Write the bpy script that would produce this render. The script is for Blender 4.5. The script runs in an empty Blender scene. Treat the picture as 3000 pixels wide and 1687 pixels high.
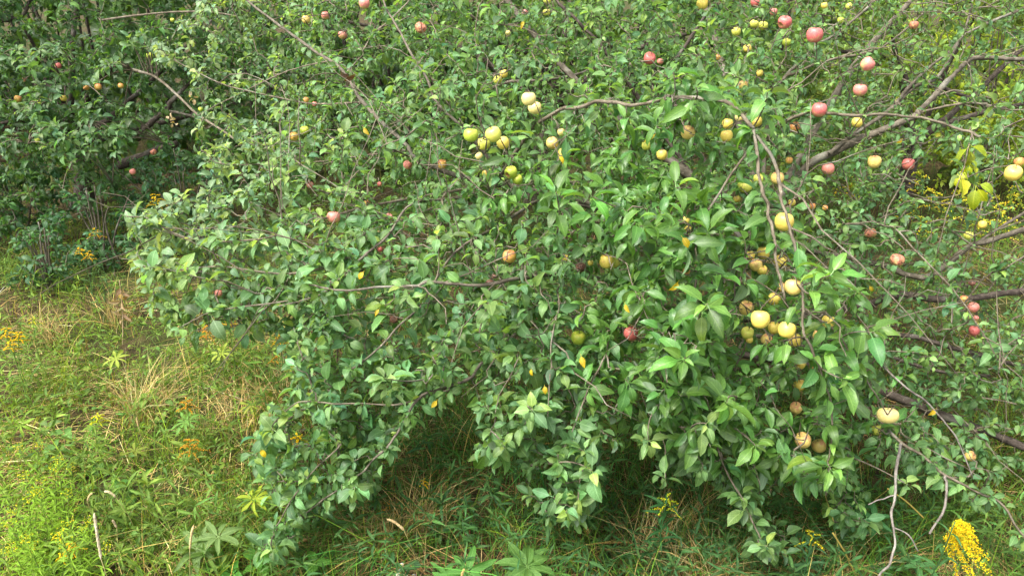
import bpy, math, random
import numpy as np
from mathutils import Vector, Matrix

# ------------------------------------------------------------------ camera, sky, sun, exposure
S = bpy.context.scene
COL = S.collection
PITCH = math.radians(23.5)
CAMZ = 2.4
FOC = 2250.0                       # focal length in units of the 3000-wide photograph
cd = bpy.data.cameras.new('camera'); cam = bpy.data.objects.new('camera', cd); COL.objects.link(cam)
cam.location = (0, 0, CAMZ); cam.rotation_euler = (math.radians(90) - PITCH, 0, 0)
cd.sensor_width = 36; cd.lens = 36 * FOC / 3000; cd.clip_start = 0.05; cd.clip_end = 400
S.camera = cam

SUN_EL, SUN_AZ = math.radians(58), math.radians(-35)      # azimuth measured from +Y towards +X, sun behind-left of the trees
SUN_AZ = math.radians(-128)
w = bpy.data.worlds.new('World'); S.world = w; w.use_nodes = True
nt = w.node_tree
sky = nt.nodes.new('ShaderNodeTexSky'); sky.sky_type = 'NISHITA'; sky.sun_disc = False
sky.sun_elevation = SUN_EL; sky.sun_rotation = SUN_AZ
sky.air_density = 1.0; sky.dust_density = 5.0; sky.ozone_density = 1.0
bg = nt.nodes['Background']; bg.inputs['Strength'].default_value = 0.15
hs = nt.nodes.new('ShaderNodeHueSaturation'); hs.inputs['Saturation'].default_value = 0.22      # thin cloud over the whole sky
nt.links.new(sky.outputs[0], hs.inputs['Color']); nt.links.new(hs.outputs[0], bg.inputs['Color'])
sl = bpy.data.lights.new('sun', 'SUN'); sl.energy = 1.4; sl.angle = math.radians(16); sl.color = (1.0, 0.94, 0.84)
sun = bpy.data.objects.new('sun', sl); COL.objects.link(sun)
sd = Vector((math.sin(SUN_AZ) * math.cos(SUN_EL), math.cos(SUN_AZ) * math.cos(SUN_EL), math.sin(SUN_EL)))
sun.rotation_euler = sd.to_track_quat('Z', 'Y').to_euler(); sun.location = sd * 30
vs = S.view_settings; vs.view_transform = 'Standard'; vs.look = 'None'; vs.exposure = 1.75; vs.gamma = 1.0
vs.use_curve_mapping = False
S.cycles.max_bounces = 8; S.cycles.diffuse_bounces = 5; S.cycles.transmission_bounces = 5; S.cycles.glossy_bounces = 2

rng = np.random.default_rng(11)
random.seed(5)
CAM = np.array([0, 0, CAMZ])
FW = np.array([0, math.cos(PITCH), -math.sin(PITCH)]); UP = np.array([0, math.sin(PITCH), math.cos(PITCH)]); RT = np.array([1., 0, 0])

def P(px, py, d):
    px, py, d = np.asarray(px, float), np.asarray(py, float), np.asarray(d, float)
    xr = (px - 1500) / FOC; yu = (843.5 - py) / FOC
    return CAM + d[..., None] * (FW + xr[..., None] * RT + yu[..., None] * UP)

def proj(p):
    q = np.asarray(p) - CAM
    d = q @ FW
    dd = np.where(np.abs(d) < 1e-3, 1e-3, d)
    return 1500 + FOC * (q @ RT) / dd, 843.5 - FOC * (q @ UP) / dd, d

def ground_depth(py):
    return CAMZ / (math.sin(PITCH) - (843.5 - np.asarray(py, float)) / FOC * math.cos(PITCH))

def ground_z(x, y):
    return 0.035 * np.sin(x * 1.3 + 0.6 * y) + 0.03 * np.sin(y * 1.9 - x * 0.7 + 1) + 0.015 * np.sin(x * 4.1 + y * 3.3)

def at_height(px, py, z):
    """the world point seen at a pixel of the photograph at height z"""
    d = (CAMZ - z) / (math.sin(PITCH) - (843.5 - py) / FOC * math.cos(PITCH))
    return P(px, py, d)

# ------------------------------------------------------------------ materials
class NB:
    def __init__(s, name):
        s.m = bpy.data.materials.new(name); s.m.use_nodes = True
        s.t = s.m.node_tree; s.t.nodes.clear()
        s.out = s.t.nodes.new('ShaderNodeOutputMaterial')
    def n(s, typ, **kw):
        x = s.t.nodes.new(typ)
        for k, v in kw.items(): setattr(x, k, v)
        return x
    def l(s, a, b): s.t.links.new(a, b)
    def inp(s, node, key, v):
        if isinstance(v, bpy.types.NodeSocket): s.l(v, node.inputs[key])
        else: node.inputs[key].default_value = v
    def math(s, op, a, b=0.0, c=0.0, clamp=False):
        x = s.n('ShaderNodeMath', operation=op, use_clamp=clamp)
        s.inp(x, 0, a); s.inp(x, 1, b); s.inp(x, 2, c)
        return x.outputs[0]
    def smooth(s, v, lo, hi, a=0.0, b=1.0):
        x = s.n('ShaderNodeMapRange', interpolation_type='SMOOTHSTEP')
        s.inp(x, 0, v); s.inp(x, 1, lo); s.inp(x, 2, hi); s.inp(x, 3, a); s.inp(x, 4, b)
        return x.outputs[0]
    def mix(s, f, a, b, mode='MIX'):
        x = s.n('ShaderNodeMix', data_type='RGBA', blend_type=mode)
        for k, v in ((0, f), (6, a), (7, b)):
            if not isinstance(v, bpy.types.NodeSocket) and k in (6, 7): v = (*v[:3], 1)
            s.inp(x, k, v)
        return x.outputs[2]
    def noise(s, vec, scale, detail=3.0, rough=0.55):
        x = s.n('ShaderNodeTexNoise'); s.l(vec, x.inputs['Vector'])
        x.inputs['Scale'].default_value = scale; x.inputs['Detail'].default_value = detail; x.inputs['Roughness'].default_value = rough
        return x.outputs[0]
    def coord(s, which='Object'):
        return s.n('ShaderNodeTexCoord').outputs[which]
    def attr(s, name, out='Color'):
        return s.n('ShaderNodeAttribute', attribute_name=name).outputs[out]
    def bump(s, h, strength, dist=0.002):
        x = s.n('ShaderNodeBump'); x.inputs['Strength'].default_value = strength; x.inputs['Distance'].default_value = dist
        s.l(h, x.inputs['Height']); return x.outputs[0]
    def bsdf(s, color, rough=0.5, spec=0.5, normal=None):
        x = s.n('ShaderNodeBsdfPrincipled')
        s.inp(x, 'Base Color', color if isinstance(color, bpy.types.NodeSocket) else (*color, 1)); s.inp(x, 'Roughness', rough); s.inp(x, 'Specular IOR Level', spec)
        if normal is not None: s.l(normal, x.inputs['Normal'])
        return x
    def done(s, sh): s.l(sh, s.out.inputs['Surface']); return s.m

def leaf_material(name, trans=0.40, rough=0.46, spec=0.38, under=(0.20, 0.27, 0.19), under_mix=0.6, veins=True):
    b = NB(name)
    tint = b.attr('tint'); uv = b.attr('luv', 'Vector')
    sep = b.n('ShaderNodeSeparateXYZ'); b.l(uv, sep.inputs[0])
    au = b.math('ABSOLUTE', sep.outputs[0])
    mid = b.smooth(au, 0.03, 0.13, 1.0, 0.0)
    ph = b.math('SUBTRACT', b.math('MULTIPLY', sep.outputs[1], 52.0), b.math('MULTIPLY', au, 13.0))
    vein = b.smooth(b.math('SINE', ph), 0.72, 1.0)
    nz = b.noise(b.coord(), 34.0, 3.0)
    nz2 = b.noise(b.coord(), 9.0, 2.0)
    c = b.mix(1.0, tint, b.mix(b.smooth(nz, 0.3, 0.7), (0.74, 0.78, 0.72), (1.22, 1.18, 1.2)), 'MULTIPLY')
    c = b.mix(b.smooth(nz2, 0.56, 0.75, 0, 0.28), c, b.mix(1.0, tint, (1.9, 1.35, 0.8), 'MULTIPLY'))
    pale = b.mix(1.0, b.mix(1.0, tint, (1.7, 1.5, 1.9), 'MULTIPLY'), (0.035, 0.045, 0.015), 'ADD')
    if veins:
        c = b.mix(b.math('MULTIPLY', vein, 0.22), c, pale)
        c = b.mix(b.math('MULTIPLY', mid, 0.62), c, pale)
    # bite spots and rust specks, a few per leaf
    sp = b.smooth(b.noise(b.coord(), 95.0, 1.0), 0.73, 0.77)
    c = b.mix(b.math('MULTIPLY', sp, 0.55), c, (0.16, 0.09, 0.03))
    geo = b.n('ShaderNodeNewGeometry')
    lo = b.mix(under_mix, c, under)
    top = b.mix(geo.outputs['Backfacing'], c, lo)
    h = b.math('ADD', b.math('MULTIPLY', vein, -0.5), b.math('MULTIPLY', nz, 1.0))
    bs = b.bsdf(top, rough, spec, b.bump(h, 0.35, 0.0025))
    b.inp(bs, 'Roughness', b.math('ADD', b.math('MULTIPLY', geo.outputs['Backfacing'], 0.3), b.math('ADD', rough - 0.08, b.math('MULTIPLY', nz, 0.16))))
    tr = b.n('ShaderNodeBsdfTranslucent')
    b.l(b.mix(1.0, c, (2.1, 2.0, 0.7), 'MULTIPLY'), tr.inputs[0])
    mx = b.n('ShaderNodeMixShader'); mx.inputs[0].default_value = trans
    b.l(bs.outputs[0], mx.inputs[1]); b.l(tr.outputs[0], mx.inputs[2])
    return b.done(mx.outputs[0])

def bark_material(name, a, c, lichen=0.35):
    b = NB(name); co = b.coord()
    n1 = b.noise(co, 26, 5, 0.65); n2 = b.noise(co, 7, 3); n3 = b.noise(co, 90, 2)
    col = b.mix(b.smooth(n1, 0.3, 0.7), a, c)
    col = b.mix(b.smooth(n2, 0.55, 0.7, 0, lichen), col, (0.36, 0.36, 0.31))
    col = b.mix(b.smooth(n3, 0.66, 0.72, 0, 0.5), col, (0.42, 0.36, 0.28))
    bs = b.bsdf(col, 0.85, 0.25, b.bump(b.math('ADD', n1, b.math('MULTIPLY', n3, 0.4)), 0.8, 0.008))
    return b.done(bs.outputs[0])

def tint_material(name, rough=0.6, spec=0.3, trans=0.25, boost=(1.6, 1.5, 0.8)):
    b = NB(name); t = b.attr('tint'); nz = b.noise(b.coord(), 40, 2)
    c = b.mix(1.0, t, b.mix(nz, (0.7, 0.7, 0.7), (1.3, 1.3, 1.3)), 'MULTIPLY')
    bs = b.bsdf(c, rough, spec)
    tr = b.n('ShaderNodeBsdfTranslucent'); b.l(b.mix(1.0, c, boost, 'MULTIPLY'), tr.inputs[0])
    mx = b.n('ShaderNodeMixShader'); mx.inputs[0].default_value = trans
    b.l(bs.outputs[0], mx.inputs[1]); b.l(tr.outputs[0], mx.inputs[2])
    return b.done(mx.outputs[0])

def apple_material(name, base, blush, amt, streak=0.4, bruise=0.0, rough=0.38):
    b = NB(name); co = b.coord()
    oi = b.n('ShaderNodeObjectInfo')
    off = b.n('ShaderNodeVectorMath', operation='MULTIPLY_ADD')
    b.l(oi.outputs['Random'], off.inputs[0]); off.inputs[1].default_value = (9, 7, 5); b.l(co, off.inputs[2])
    big = b.noise(off.outputs[0], 1.3, 2); mid = b.noise(off.outputs[0], 5, 4)
    sep = b.n('ShaderNodeSeparateXYZ'); b.l(co, sep.inputs[0])
    ang = b.math('ARCTAN2', sep.outputs[0], sep.outputs[1])
    cv = b.n('ShaderNodeCombineXYZ'); b.l(b.math('MULTIPLY', ang, 6.0), cv.inputs[0]); b.l(b.math('MULTIPLY', sep.outputs[2], 1.2), cv.inputs[1]); b.l(b.math('MULTIPLY', oi.outputs['Random'], 40.0), cv.inputs[2])
    st = b.noise(cv.outputs[0], 1.6, 3)
    f = b.math('ADD', b.math('ADD', b.math('MULTIPLY', big, 1.3), b.math('MULTIPLY', sep.outputs[2], 0.28)), b.math('MULTIPLY', b.math('SUBTRACT', st, 0.5), streak))
    f = b.smooth(f, 0.95 - amt * 0.75, 1.3 - amt * 0.75)
    col = b.mix(f, base, blush)
    col = b.mix(b.smooth(mid, 0.45, 0.75, 0, 0.35), col, tuple(min(1, x * 1.25 + 0.02) for x in base))
    spk = b.smooth(b.noise(off.outputs[0], 20, 1), 0.66, 0.70, 0, 0.6)
    rus = b.smooth(b.noise(off.outputs[0], 3.1, 5, 0.7), 0.62, 0.72, 0, 0.32)
    col = b.mix(rus, col, (0.30, 0.21, 0.06))
    col = b.mix(spk, col, (0.5, 0.42, 0.25))
    if bruise:
        br = b.smooth(b.noise(off.outputs[0], 2.3, 4), 0.66 - bruise * 0.25, 0.72 - bruise * 0.2, 0, 0.9)
        col = b.mix(br, col, (0.10, 0.05, 0.03))
    at = b.n('ShaderNodeAttribute', attribute_name='flesh')
    col = b.mix(at.outputs['Fac'], col, (0.30, 0.15, 0.06))
    cal = b.smooth(b.math('POWER', b.math('ADD', b.math('MULTIPLY', sep.outputs[0], sep.outputs[0]), b.math('MULTIPLY', sep.outputs[1], sep.outputs[1])), 0.5), 0.04, 0.26, 0.55, 0.0)
    col = b.mix(cal, col, (0.16, 0.14, 0.04))
    bs = b.bsdf(col, rough, 0.5, b.bump(mid, 0.15, 0.02))
    bs.inputs['Subsurface Weight'].default_value = 0.0
    return b.done(bs.outputs[0])

M_leaf = leaf_material('apple_leaf')
M_gloss = leaf_material('glossy_apple_leaf', trans=0.36, rough=0.37, spec=0.5)
M_leaf_far = leaf_material('far_leaf', veins=False, trans=0.36)
M_herb = leaf_material('herb_leaf', trans=0.33, rough=0.6, spec=0.22, under_mix=0.3)
M_bark = bark_material('apple_bark', (0.060, 0.049, 0.035), (0.165, 0.142, 0.108))
M_dark_bark = bark_material('old_bark', (0.03, 0.022, 0.018), (0.10, 0.078, 0.063), 0.25)
M_twig = bark_material('twig_bark', (0.075, 0.060, 0.040), (0.19, 0.160, 0.115), 0.25)
M_dead = bark_material('dead_wood', (0.10, 0.085, 0.07), (0.24, 0.215, 0.185), 0.4)
M_grass = tint_material('grass_blades', 0.65, 0.12, 0.25)
M_straw = tint_material('dry_straw', 0.8, 0.1, 0.15, (1.3, 1.2, 1.0))
M_flower = tint_material('flower', 0.7, 0.2, 0.3, (1.3, 1.2, 0.8))
M_stem = tint_material('green_stem', 0.6, 0.3, 0.05)
AM = {
 'G': apple_material('green_apple', (0.36, 0.46, 0.045), (0.48, 0.46, 0.06), 0.35),
 'YG': apple_material('yellow_green_apple', (0.56, 0.57, 0.09), (0.68, 0.55, 0.14), 0.3),
 'Y': apple_material('yellow_apple', (0.70, 0.54, 0.10), (0.68, 0.36, 0.12), 0.22),
 'C': apple_material('cream_apple', (0.68, 0.57, 0.20), (0.70, 0.44, 0.20), 0.3),
 'PE': apple_material('peach_apple', (0.74, 0.55, 0.16), (0.66, 0.28, 0.14), 0.35),
 'O': apple_material('orange_apple', (0.60, 0.37, 0.08), (0.56, 0.18, 0.08), 0.5),
 'PK': apple_material('pink_apple', (0.56, 0.40, 0.14), (0.57, 0.18, 0.16), 0.9),
 'R': apple_material('red_apple', (0.52, 0.27, 0.13), (0.50, 0.105, 0.105), 0.95, 0.6),
 'B': apple_material('brown_apple', (0.30, 0.13, 0.09), (0.14, 0.05, 0.045), 0.6, 0.5, 0.9, 0.6),
 'W': apple_material('bruised_apple', (0.50, 0.33, 0.13), (0.46, 0.15, 0.10), 0.75, 0.4, 0.5, 0.5),
}

# ------------------------------------------------------------------ mesh helpers
def tri_mesh(name, V, T, mat=None, tint=None, luv=None, smooth=True):
    V = np.asarray(V, np.float32).reshape(-1, 3); T = np.asarray(T, np.int32).reshape(-1, 3)
    me = bpy.data.meshes.new(name)
    me.vertices.add(len(V)); me.vertices.foreach_set('co', V.ravel())
    me.loops.add(T.size); me.loops.foreach_set('vertex_index', T.ravel())
    me.polygons.add(len(T)); me.polygons.foreach_set('loop_start', np.arange(0, T.size, 3, dtype=np.int32))
    if smooth: me.polygons.foreach_set('use_smooth', np.ones(len(T), bool))
    me.update(calc_edges=True)
    if tint is not None:
        tint = np.asarray(tint, np.float32)
        if tint.ndim == 1: tint = np.tile(tint, (len(V), 1))
        c = np.ones((len(V), 4), np.float32); c[:, :3] = tint
        me.attributes.new('tint', 'FLOAT_COLOR', 'POINT').data.foreach_set('color', c.ravel())
    if luv is not None:
        u = np.zeros((len(V), 3), np.float32); u[:, :2] = luv
        me.attributes.new('luv', 'FLOAT_VECTOR', 'POINT').data.foreach_set('vector', u.ravel())
    if mat: me.materials.append(mat)
    return me

def link(name, data, parent=None, loc=None):
    o = bpy.data.objects.new(name, data); COL.objects.link(o)
    if parent is not None: o.parent = parent
    if loc is not None: o.location = loc
    return o

def tag(o, label=None, cat=None, group=None, kind=None):
    for k, v in (('label', label), ('category', cat), ('group', group), ('kind', kind)):
        if v: o[k] = v
    return o

def empty(name, loc, label, cat, group=None):
    o = link(name, None, None, Vector(loc)); o.empty_display_size = 0.1
    return tag(o, label, cat, group)

def catmull(pts, n=6):
    pts = np.asarray(pts, float)
    if len(pts) < 3: 
        t = np.linspace(0, 1, n + 1)[:, None]; return pts[0] * (1 - t) + pts[-1] * t
    q = np.vstack([2 * pts[0] - pts[1], pts, 2 * pts[-1] - pts[-2]])
    out = []
    for i in range(1, len(q) - 2):
        t = np.linspace(0, 1, n, endpoint=False)[:, None]
        a, b, c, d = q[i - 1:i + 3]
        out.append(0.5 * (2 * b + (c - a) * t + (2 * a - 5 * b + 4 * c - d) * t ** 2 + (3 * b - a - 3 * c + d) * t ** 3))
    out.append(pts[-1:])
    return np.vstack(out)

def tubes(PTS, RAD, sides=3):
    """PTS (K,N,3), RAD (K,N) -> verts, tris for K tubes at once"""
    PTS = np.asarray(PTS, float); RAD = np.asarray(RAD, float)
    K, N, _ = PTS.shape
    tan = np.gradient(PTS, axis=1); tan /= np.linalg.norm(tan, axis=2, keepdims=True) + 1e-9
    ref = np.zeros((K, 1, 3)); 
    main = tan.mean(axis=1)
    ax = np.argmin(np.abs(main), axis=1); ref[np.arange(K), 0, ax] = 1
    x = np.cross(tan, ref); x /= np.linalg.norm(x, axis=2, keepdims=True) + 1e-9
    y = np.cross(tan, x)
    a = np.arange(sides) * 2 * np.pi / sides
    ring = x[:, :, None, :] * np.cos(a)[None, None, :, None] + y[:, :, None, :] * np.sin(a)[None, None, :, None]
    V = PTS[:, :, None, :] + ring * RAD[:, :, None, None]
    i, j = np.meshgrid(np.arange(N - 1), np.arange(sides), indexing='ij')
    a0 = i * sides + j; a1 = i * sides + (j + 1) % sides
    t = np.stack([np.stack([a0, a1, a1 + sides], -1), np.stack([a0, a1 + sides, a0 + sides], -1)], 2).reshape(-1, 3)
    cap = np.array([[(N - 1) * sides, (N - 1) * sides + k, (N - 1) * sides + k + 1] for k in range(1, sides - 1)]).reshape(-1, 3)
    t = np.vstack([t, cap])
    T = (t[None] + (np.arange(K) * N * sides)[:, None, None]).reshape(-1, 3)
    return V.reshape(-1, 3), T

def knobbly(pts, rad, seed, amp=0.18):
    r = np.random.default_rng(seed); n = len(pts)
    k = r.normal(0, 1, n); k = np.convolve(k, [.25, .5, .25], 'same')
    return rad * (1 + amp * k)

# ------------------------------------------------------------------ leaves
def leaf_template(W, rows, fold, curl, wave, seed, petiole=0.22, tip=1.0, pw=0.012, base=0.8):
    r = np.random.default_rng(seed)
    ts = np.linspace(0, 1, rows + 2)[1:-1]
    ph = r.uniform(0, 6.28)
    def bend(t, x, z):
        a = curl * t * t
        y = petiole + (np.sin(a) / a * t if abs(a) > 1e-4 else t) * 1.0
        zz = -(1 - np.cos(a)) / a * t if abs(a) > 1e-4 else 0.0
        return [x, y, zz + z]
    V = []; U = []
    V.append([0, petiole, 0]); U.append([0, 0])
    for t in ts:
        wd = W * 0.5 * (np.sin(np.pi * t ** base) ** 0.62) * (1 - 0.25 * (t ** 4) * tip) * (1 + 0.06 * r.normal())
        wl = wave * math.sin(t * 9 + ph); wr = wave * math.sin(t * 8.3 + ph + 2.1)
        V.append(bend(t, -wd * math.cos(fold), wd * math.sin(fold) + wl)); U.append([-1, t])
        V.append(bend(t, 0.02 * math.sin(3 * t + ph), 0)); U.append([0, t])
        V.append(bend(t, wd * math.cos(fold), wd * math.sin(fold) + wr)); U.append([1, t])
    V.append(bend(1.0, 0.02 * math.sin(3 + ph), 0)); U.append([0, 1])
    T = [[0, 2, 1], [0, 3, 2]]
    for i in range(rows - 1):
        a = 1 + i * 3; b = a + 3
        T += [[a, a + 1, b + 1], [a, b + 1, b], [a + 1, a + 2, b + 2], [a + 1, b + 2, b + 1]]
    a = 1 + (rows - 1) * 3; e = len(V) - 1
    T += [[a, a + 1, e], [a + 1, a + 2, e]]
    if petiole > 0.01:
        n = len(V)
        V += [[-pw, 0, 0.02], [pw, 0, 0.02], [pw, petiole + .03, 0.002], [-pw, petiole + .03, 0.002]]; U += [[0, 0.01]] * 4
        T += [[n, n + 1, n + 2], [n, n + 2, n + 3]]
    return np.array(V), np.array(T), np.array(U, float)

def tset(W, rows, n, seed, **kw):
    r = np.random.default_rng(seed); out = []
    for i in range(n):
        out.append(leaf_template(W * r.uniform(0.85, 1.12), rows, r.uniform(0.15, 0.7), r.uniform(0.15, 1.3), r.uniform(0.01, 0.045), seed * 50 + i, **kw))
    return out

TM = {'round': tset(0.60, 4, 8, 1), 'long': tset(0.48, 5, 8, 2, petiole=0.20),
      'mid': tset(0.58, 3, 6, 3), 'far': tset(0.66, 2, 4, 4, petiole=0.0),
      'lance': tset(0.16, 5, 5, 5, petiole=0.02), 'finger': tset(0.25, 5, 5, 6, petiole=0.0, base=1.3),
      'broad': tset(0.34, 6, 4, 7, petiole=0.06), 'straw': tset(0.75, 5, 4, 8, petiole=0.05), 'weed': tset(0.17, 3, 5, 15, petiole=0.0), 'needle': tset(0.075, 3, 4, 9, petiole=0.0)}

class Leaves:
    """flat arrays of leaves: position, frame, size, template, tint"""
    def __init__(s, kind): s.kind = kind; s.A = []
    def add(s, pos, R, size, tint):
        n = len(pos)
        s.A.append((pos, R, size, rng.integers(0, len(TM[s.kind]), n), tint))
    def cat(s):
        s.pos = np.concatenate([a[0] for a in s.A]); s.R = np.concatenate([a[1] for a in s.A]); s.size = np.concatenate([a[2] for a in s.A])
        s.tm = np.concatenate([a[3] for a in s.A]); s.tint = np.concatenate([a[4] for a in s.A]); s.n = len(s.pos)
    def keep(s, m):
        s.pos, s.R, s.size, s.tm, s.tint = s.pos[m], s.R[m], s.size[m], s.tm[m], s.tint[m]; s.n = len(s.pos)
    def samples(s):
        out = []
        W = {'round': .3, 'long': .22, 'mid': .28, 'far': .3}.get(s.kind, .1)
        for t in (0.3, 0.5, 0.7, 0.9, 1.1):
            for u in (-.6, 0, .6):
                out.append(s.pos + s.R[:, :, 1] * (t * s.size)[:, None] + s.R[:, :, 0] * (u * W * s.size)[:, None])
        return np.stack(out, 1)
    def mid(s): return s.pos + s.R[:, :, 1] * (0.7 * s.size)[:, None]
    def arrays(s, sel, off):
        Vs, Ts, Us, Cs = [], [], [], []; base = 0
        for k, (v, t, u) in enumerate(TM[s.kind]):
            ix = np.nonzero(sel & (s.tm == k))[0]
            if not len(ix): continue
            vv = np.einsum('nij,vj->nvi', s.R[ix], v) * s.size[ix][:, None, None] + (s.pos[ix] - off)[:, None, :]
            Vs.append(vv.reshape(-1, 3)); Ts.append((t[None] + (base + np.arange(len(ix)) * len(v))[:, None, None]).reshape(-1, 3))
            Us.append(np.tile(u, (len(ix), 1))); Cs.append(np.repeat(s.tint[ix], len(v), 0)); base += len(ix) * len(v)
        return np.concatenate(Vs), np.concatenate(Ts), np.concatenate(Us), np.concatenate(Cs)

def norm(a): return a / (np.linalg.norm(a, axis=-1, keepdims=True) + 1e-9)

def frames(dirs, nhint, roll=0.35):
    d = norm(dirs); n = nhint - d * np.sum(nhint * d, -1, keepdims=True); n = norm(n)
    x = np.cross(d, n)
    a = rng.normal(0, roll, len(d))[:, None]
    n2 = n * np.cos(a) + x * np.sin(a); x2 = np.cross(d, n2)
    return np.stack([x2, d, n2], -1)

def jitter_tint(base, n, dv=0.24, dh=0.085):
    v = np.exp(rng.normal(0, dv, n))[:, None]; h = rng.normal(0, dh, n)[:, None]
    t = np.asarray(base) * v
    t = t * np.concatenate([1 + 1.4 * np.clip(h, -.5, 1), 1 + 0.35 * h, 1 - 0.8 * h], 1)
    return np.clip(t, 0.004, 0.9)

def rosettes(L, pos, axis, count, size, tint, spread=(0.7, 1.5), droop=0.25, out=(0, -0.18, 1.0), young=0.5, roll=0.42):
    """whorls of leaves round shoot tips; every argument per rosette"""
    pos = np.asarray(pos); N = len(pos)
    cnt = np.asarray(count)
    idx = np.repeat(np.arange(N), cnt); k = np.concatenate([np.arange(c) for c in cnt]); tot = len(idx)
    ax = norm(np.asarray(axis))[idx]
    ref = np.where(np.abs(ax[:, 2:3]) > 0.9, np.array([[1., 0, 0]]), np.array([[0, 0, 1.]]))
    e1 = norm(np.cross(ax, ref)); e2 = np.cross(ax, e1)
    phi = k * 2.39996 + rng.uniform(0, 6.28, N)[idx] + rng.normal(0, .25, tot)
    frac = k / np.maximum(cnt[idx] - 1, 1)
    th = spread[0] + (spread[1] - spread[0]) * frac + rng.normal(0, .18, tot)
    d = ax * np.cos(th)[:, None] + (e1 * np.cos(phi)[:, None] + e2 * np.sin(phi)[:, None]) * np.sin(th)[:, None]
    d[:, 2] -= droop * rng.uniform(0.3, 1.6, tot)
    nh = np.asarray(out)[None] + 0.3 * ax + rng.normal(0, .25, (tot, 3))
    R = frames(d, nh, roll)
    sz = np.asarray(size)[idx] * np.where(frac < 0.25, 0.72, 1.0) * np.clip(rng.normal(0.95, 0.24, tot), .35, 1.45)
    sz = np.minimum(sz, .105 + .3 * (np.asarray(size).max() > .105))
    t0 = np.asarray(tint); t0 = t0[idx] if t0.ndim == 2 else np.tile(t0, (tot, 1))
    tt = jitter_tint(t0, tot)
    y = (young * np.clip(1 - frac * 2.5, 0, 1) * rng.uniform(0, 1, tot))[:, None]
    tt = tt * (1 - y) + (tt * np.array([1.8, 1.45, 1.0]) + 0.015) * y
    p = pos[idx] - ax * (frac * 0.03 * rng.uniform(0.3, 1.3, tot))[:, None]
    L.add(p, R, sz, tt)

# ------------------------------------------------------------------ growing trees
class Tree:
    def __init__(s, base):
        s.base = np.asarray(base, float); s.limbs = []; s.nodes = np.zeros((60000, 3)); s.dirs = np.zeros((60000, 3)); s.nn = 0
        s.tw_pts = []; s.tw_rad = []; s.big = []; s.anchor = []; s.leaves = []
    def add_nodes(s, pts):
        pts = np.asarray(pts); t = norm(np.gradient(pts, axis=0)); n = len(pts)
        s.nodes[s.nn:s.nn + n] = pts; s.dirs[s.nn:s.nn + n] = t; s.nn += n
    def limb(s, pts, r0, r1, mat=None, sub=6, grow=True, name='branch', label=None, wob=0.005):
        c = catmull(pts, sub)
        if wob:
            k = rng.normal(0, wob, c.shape); ker = np.array([.1, .2, .4, .2, .1])
            k = np.stack([np.convolve(k[:, i], ker, 'same') for i in range(3)], 1); k[0] = 0; k[-1] = 0; c = c + k
        t = np.linspace(0, 1, len(c)); rad = r0 + (r1 - r0) * t ** 0.8
        s.limbs.append((c, rad, mat, name, label))
        if grow: s.add_nodes(c)
        return c
    def grow(s, tips, outdir, gravity=0.1, big_len=0.55, zmin=0.12):
        tips = np.asarray(tips)
        K0 = s.nodes[:s.nn]
        d0 = np.array([np.min(np.sum((K0 - t) ** 2, 1)) for t in tips])
        for i in np.argsort(d0):
            t = tips[i]; v = t - s.nodes[:s.nn]; d = np.sqrt(np.sum(v * v, 1)) + 1e-6
            cs = np.sum(v * s.dirs[:s.nn], 1) / d
            j = np.argmin(d * (1 + 0.55 * (1 - cs)))
            p0 = s.nodes[j]; D = d[j]
            if D < 0.02: continue
            sd_ = norm(v[j] / D * 0.7 + s.dirs[j] * 0.5 + rng.normal(0, .25, 3))
            od = outdir(t) if callable(outdir) else outdir
            td = norm(v[j] / D * 0.8 + od * 0.45 + rng.normal(0, .35, 3) + np.array([0, 0, 0.15 - gravity * 2 * min(D, 1)]))
            p1 = p0 + sd_ * D * 0.35; p2 = t - td * D * 0.33
            u = np.linspace(0, 1, 6)[:, None]
            pts = p0 * (1 - u) ** 3 + 3 * p1 * u * (1 - u) ** 2 + 3 * p2 * u * u * (1 - u) + t * u ** 3
            pts[1:, 2] = np.maximum(pts[1:, 2], zmin)
            pts[1:-1] += rng.normal(0, 0.008 + 0.012 * min(D, 1), (4, 3))
            r0 = min(0.0028 + 0.0095 * D, 0.014); rad = np.linspace(r0, 0.0016, 6)
            if D > big_len: s.big.append((pts, rad))
            else: s.tw_pts.append(pts); s.tw_rad.append(rad)
            s.add_nodes(catmull(pts, 2) if D > 0.3 else pts[1:])
            s.anchor.append((pts, D))

def spur_leaves(tree, L, tipcount, sizef, tintf, side=2, young=0.5, out=(0, -0.18, 1.0), droop=0.25):
    """a rosette at each shoot tip, smaller ones on spurs along it"""
    pts = np.array([a[0] for a in tree.anchor]); D = np.array([a[1] for a in tree.anchor]); n = len(pts)
    tip = pts[:, 5]; ax = pts[:, 5] - pts[:, 4]
    sz = sizef(tip); ti = tintf(tip)
    rosettes(L, tip, ax, rng.integers(tipcount[0], tipcount[1] + 1, n), sz, ti, droop=droop, young=young, out=out)
    for q, prob in ((4, .9), (3, .8), (2, .55), (1, .3)):
        m = rng.random(n) < prob * np.clip(D / 0.16, 0.25, 1)
        if not m.any(): continue
        f = rng.uniform(0, 1, m.sum())[:, None]
        p = pts[m, q] * f + pts[m, q - 1] * (1 - f)
        a = norm(pts[m, q] - pts[m, q - 1]) * 0.5 + rng.normal(0, .6, (m.sum(), 3)) + np.array([0, -.15, .35])
        rosettes(L, p, a, rng.integers(side, side + 4, m.sum()), sz[m] * 0.85, ti[m], droop=droop, young=young * 0.4, out=out)

def in_poly(px, py, poly):
    poly = np.asarray(poly, float); c = np.zeros(len(px), bool); x0, y0 = poly[-1]
    for x1, y1 in poly:
        m = ((y1 > py) != (y0 > py)) & (px < (x0 - x1) * (py - y1) / (y0 - y1 + 1e-9) + x1); c ^= m; x0, y0 = x1, y1
    return c

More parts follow.
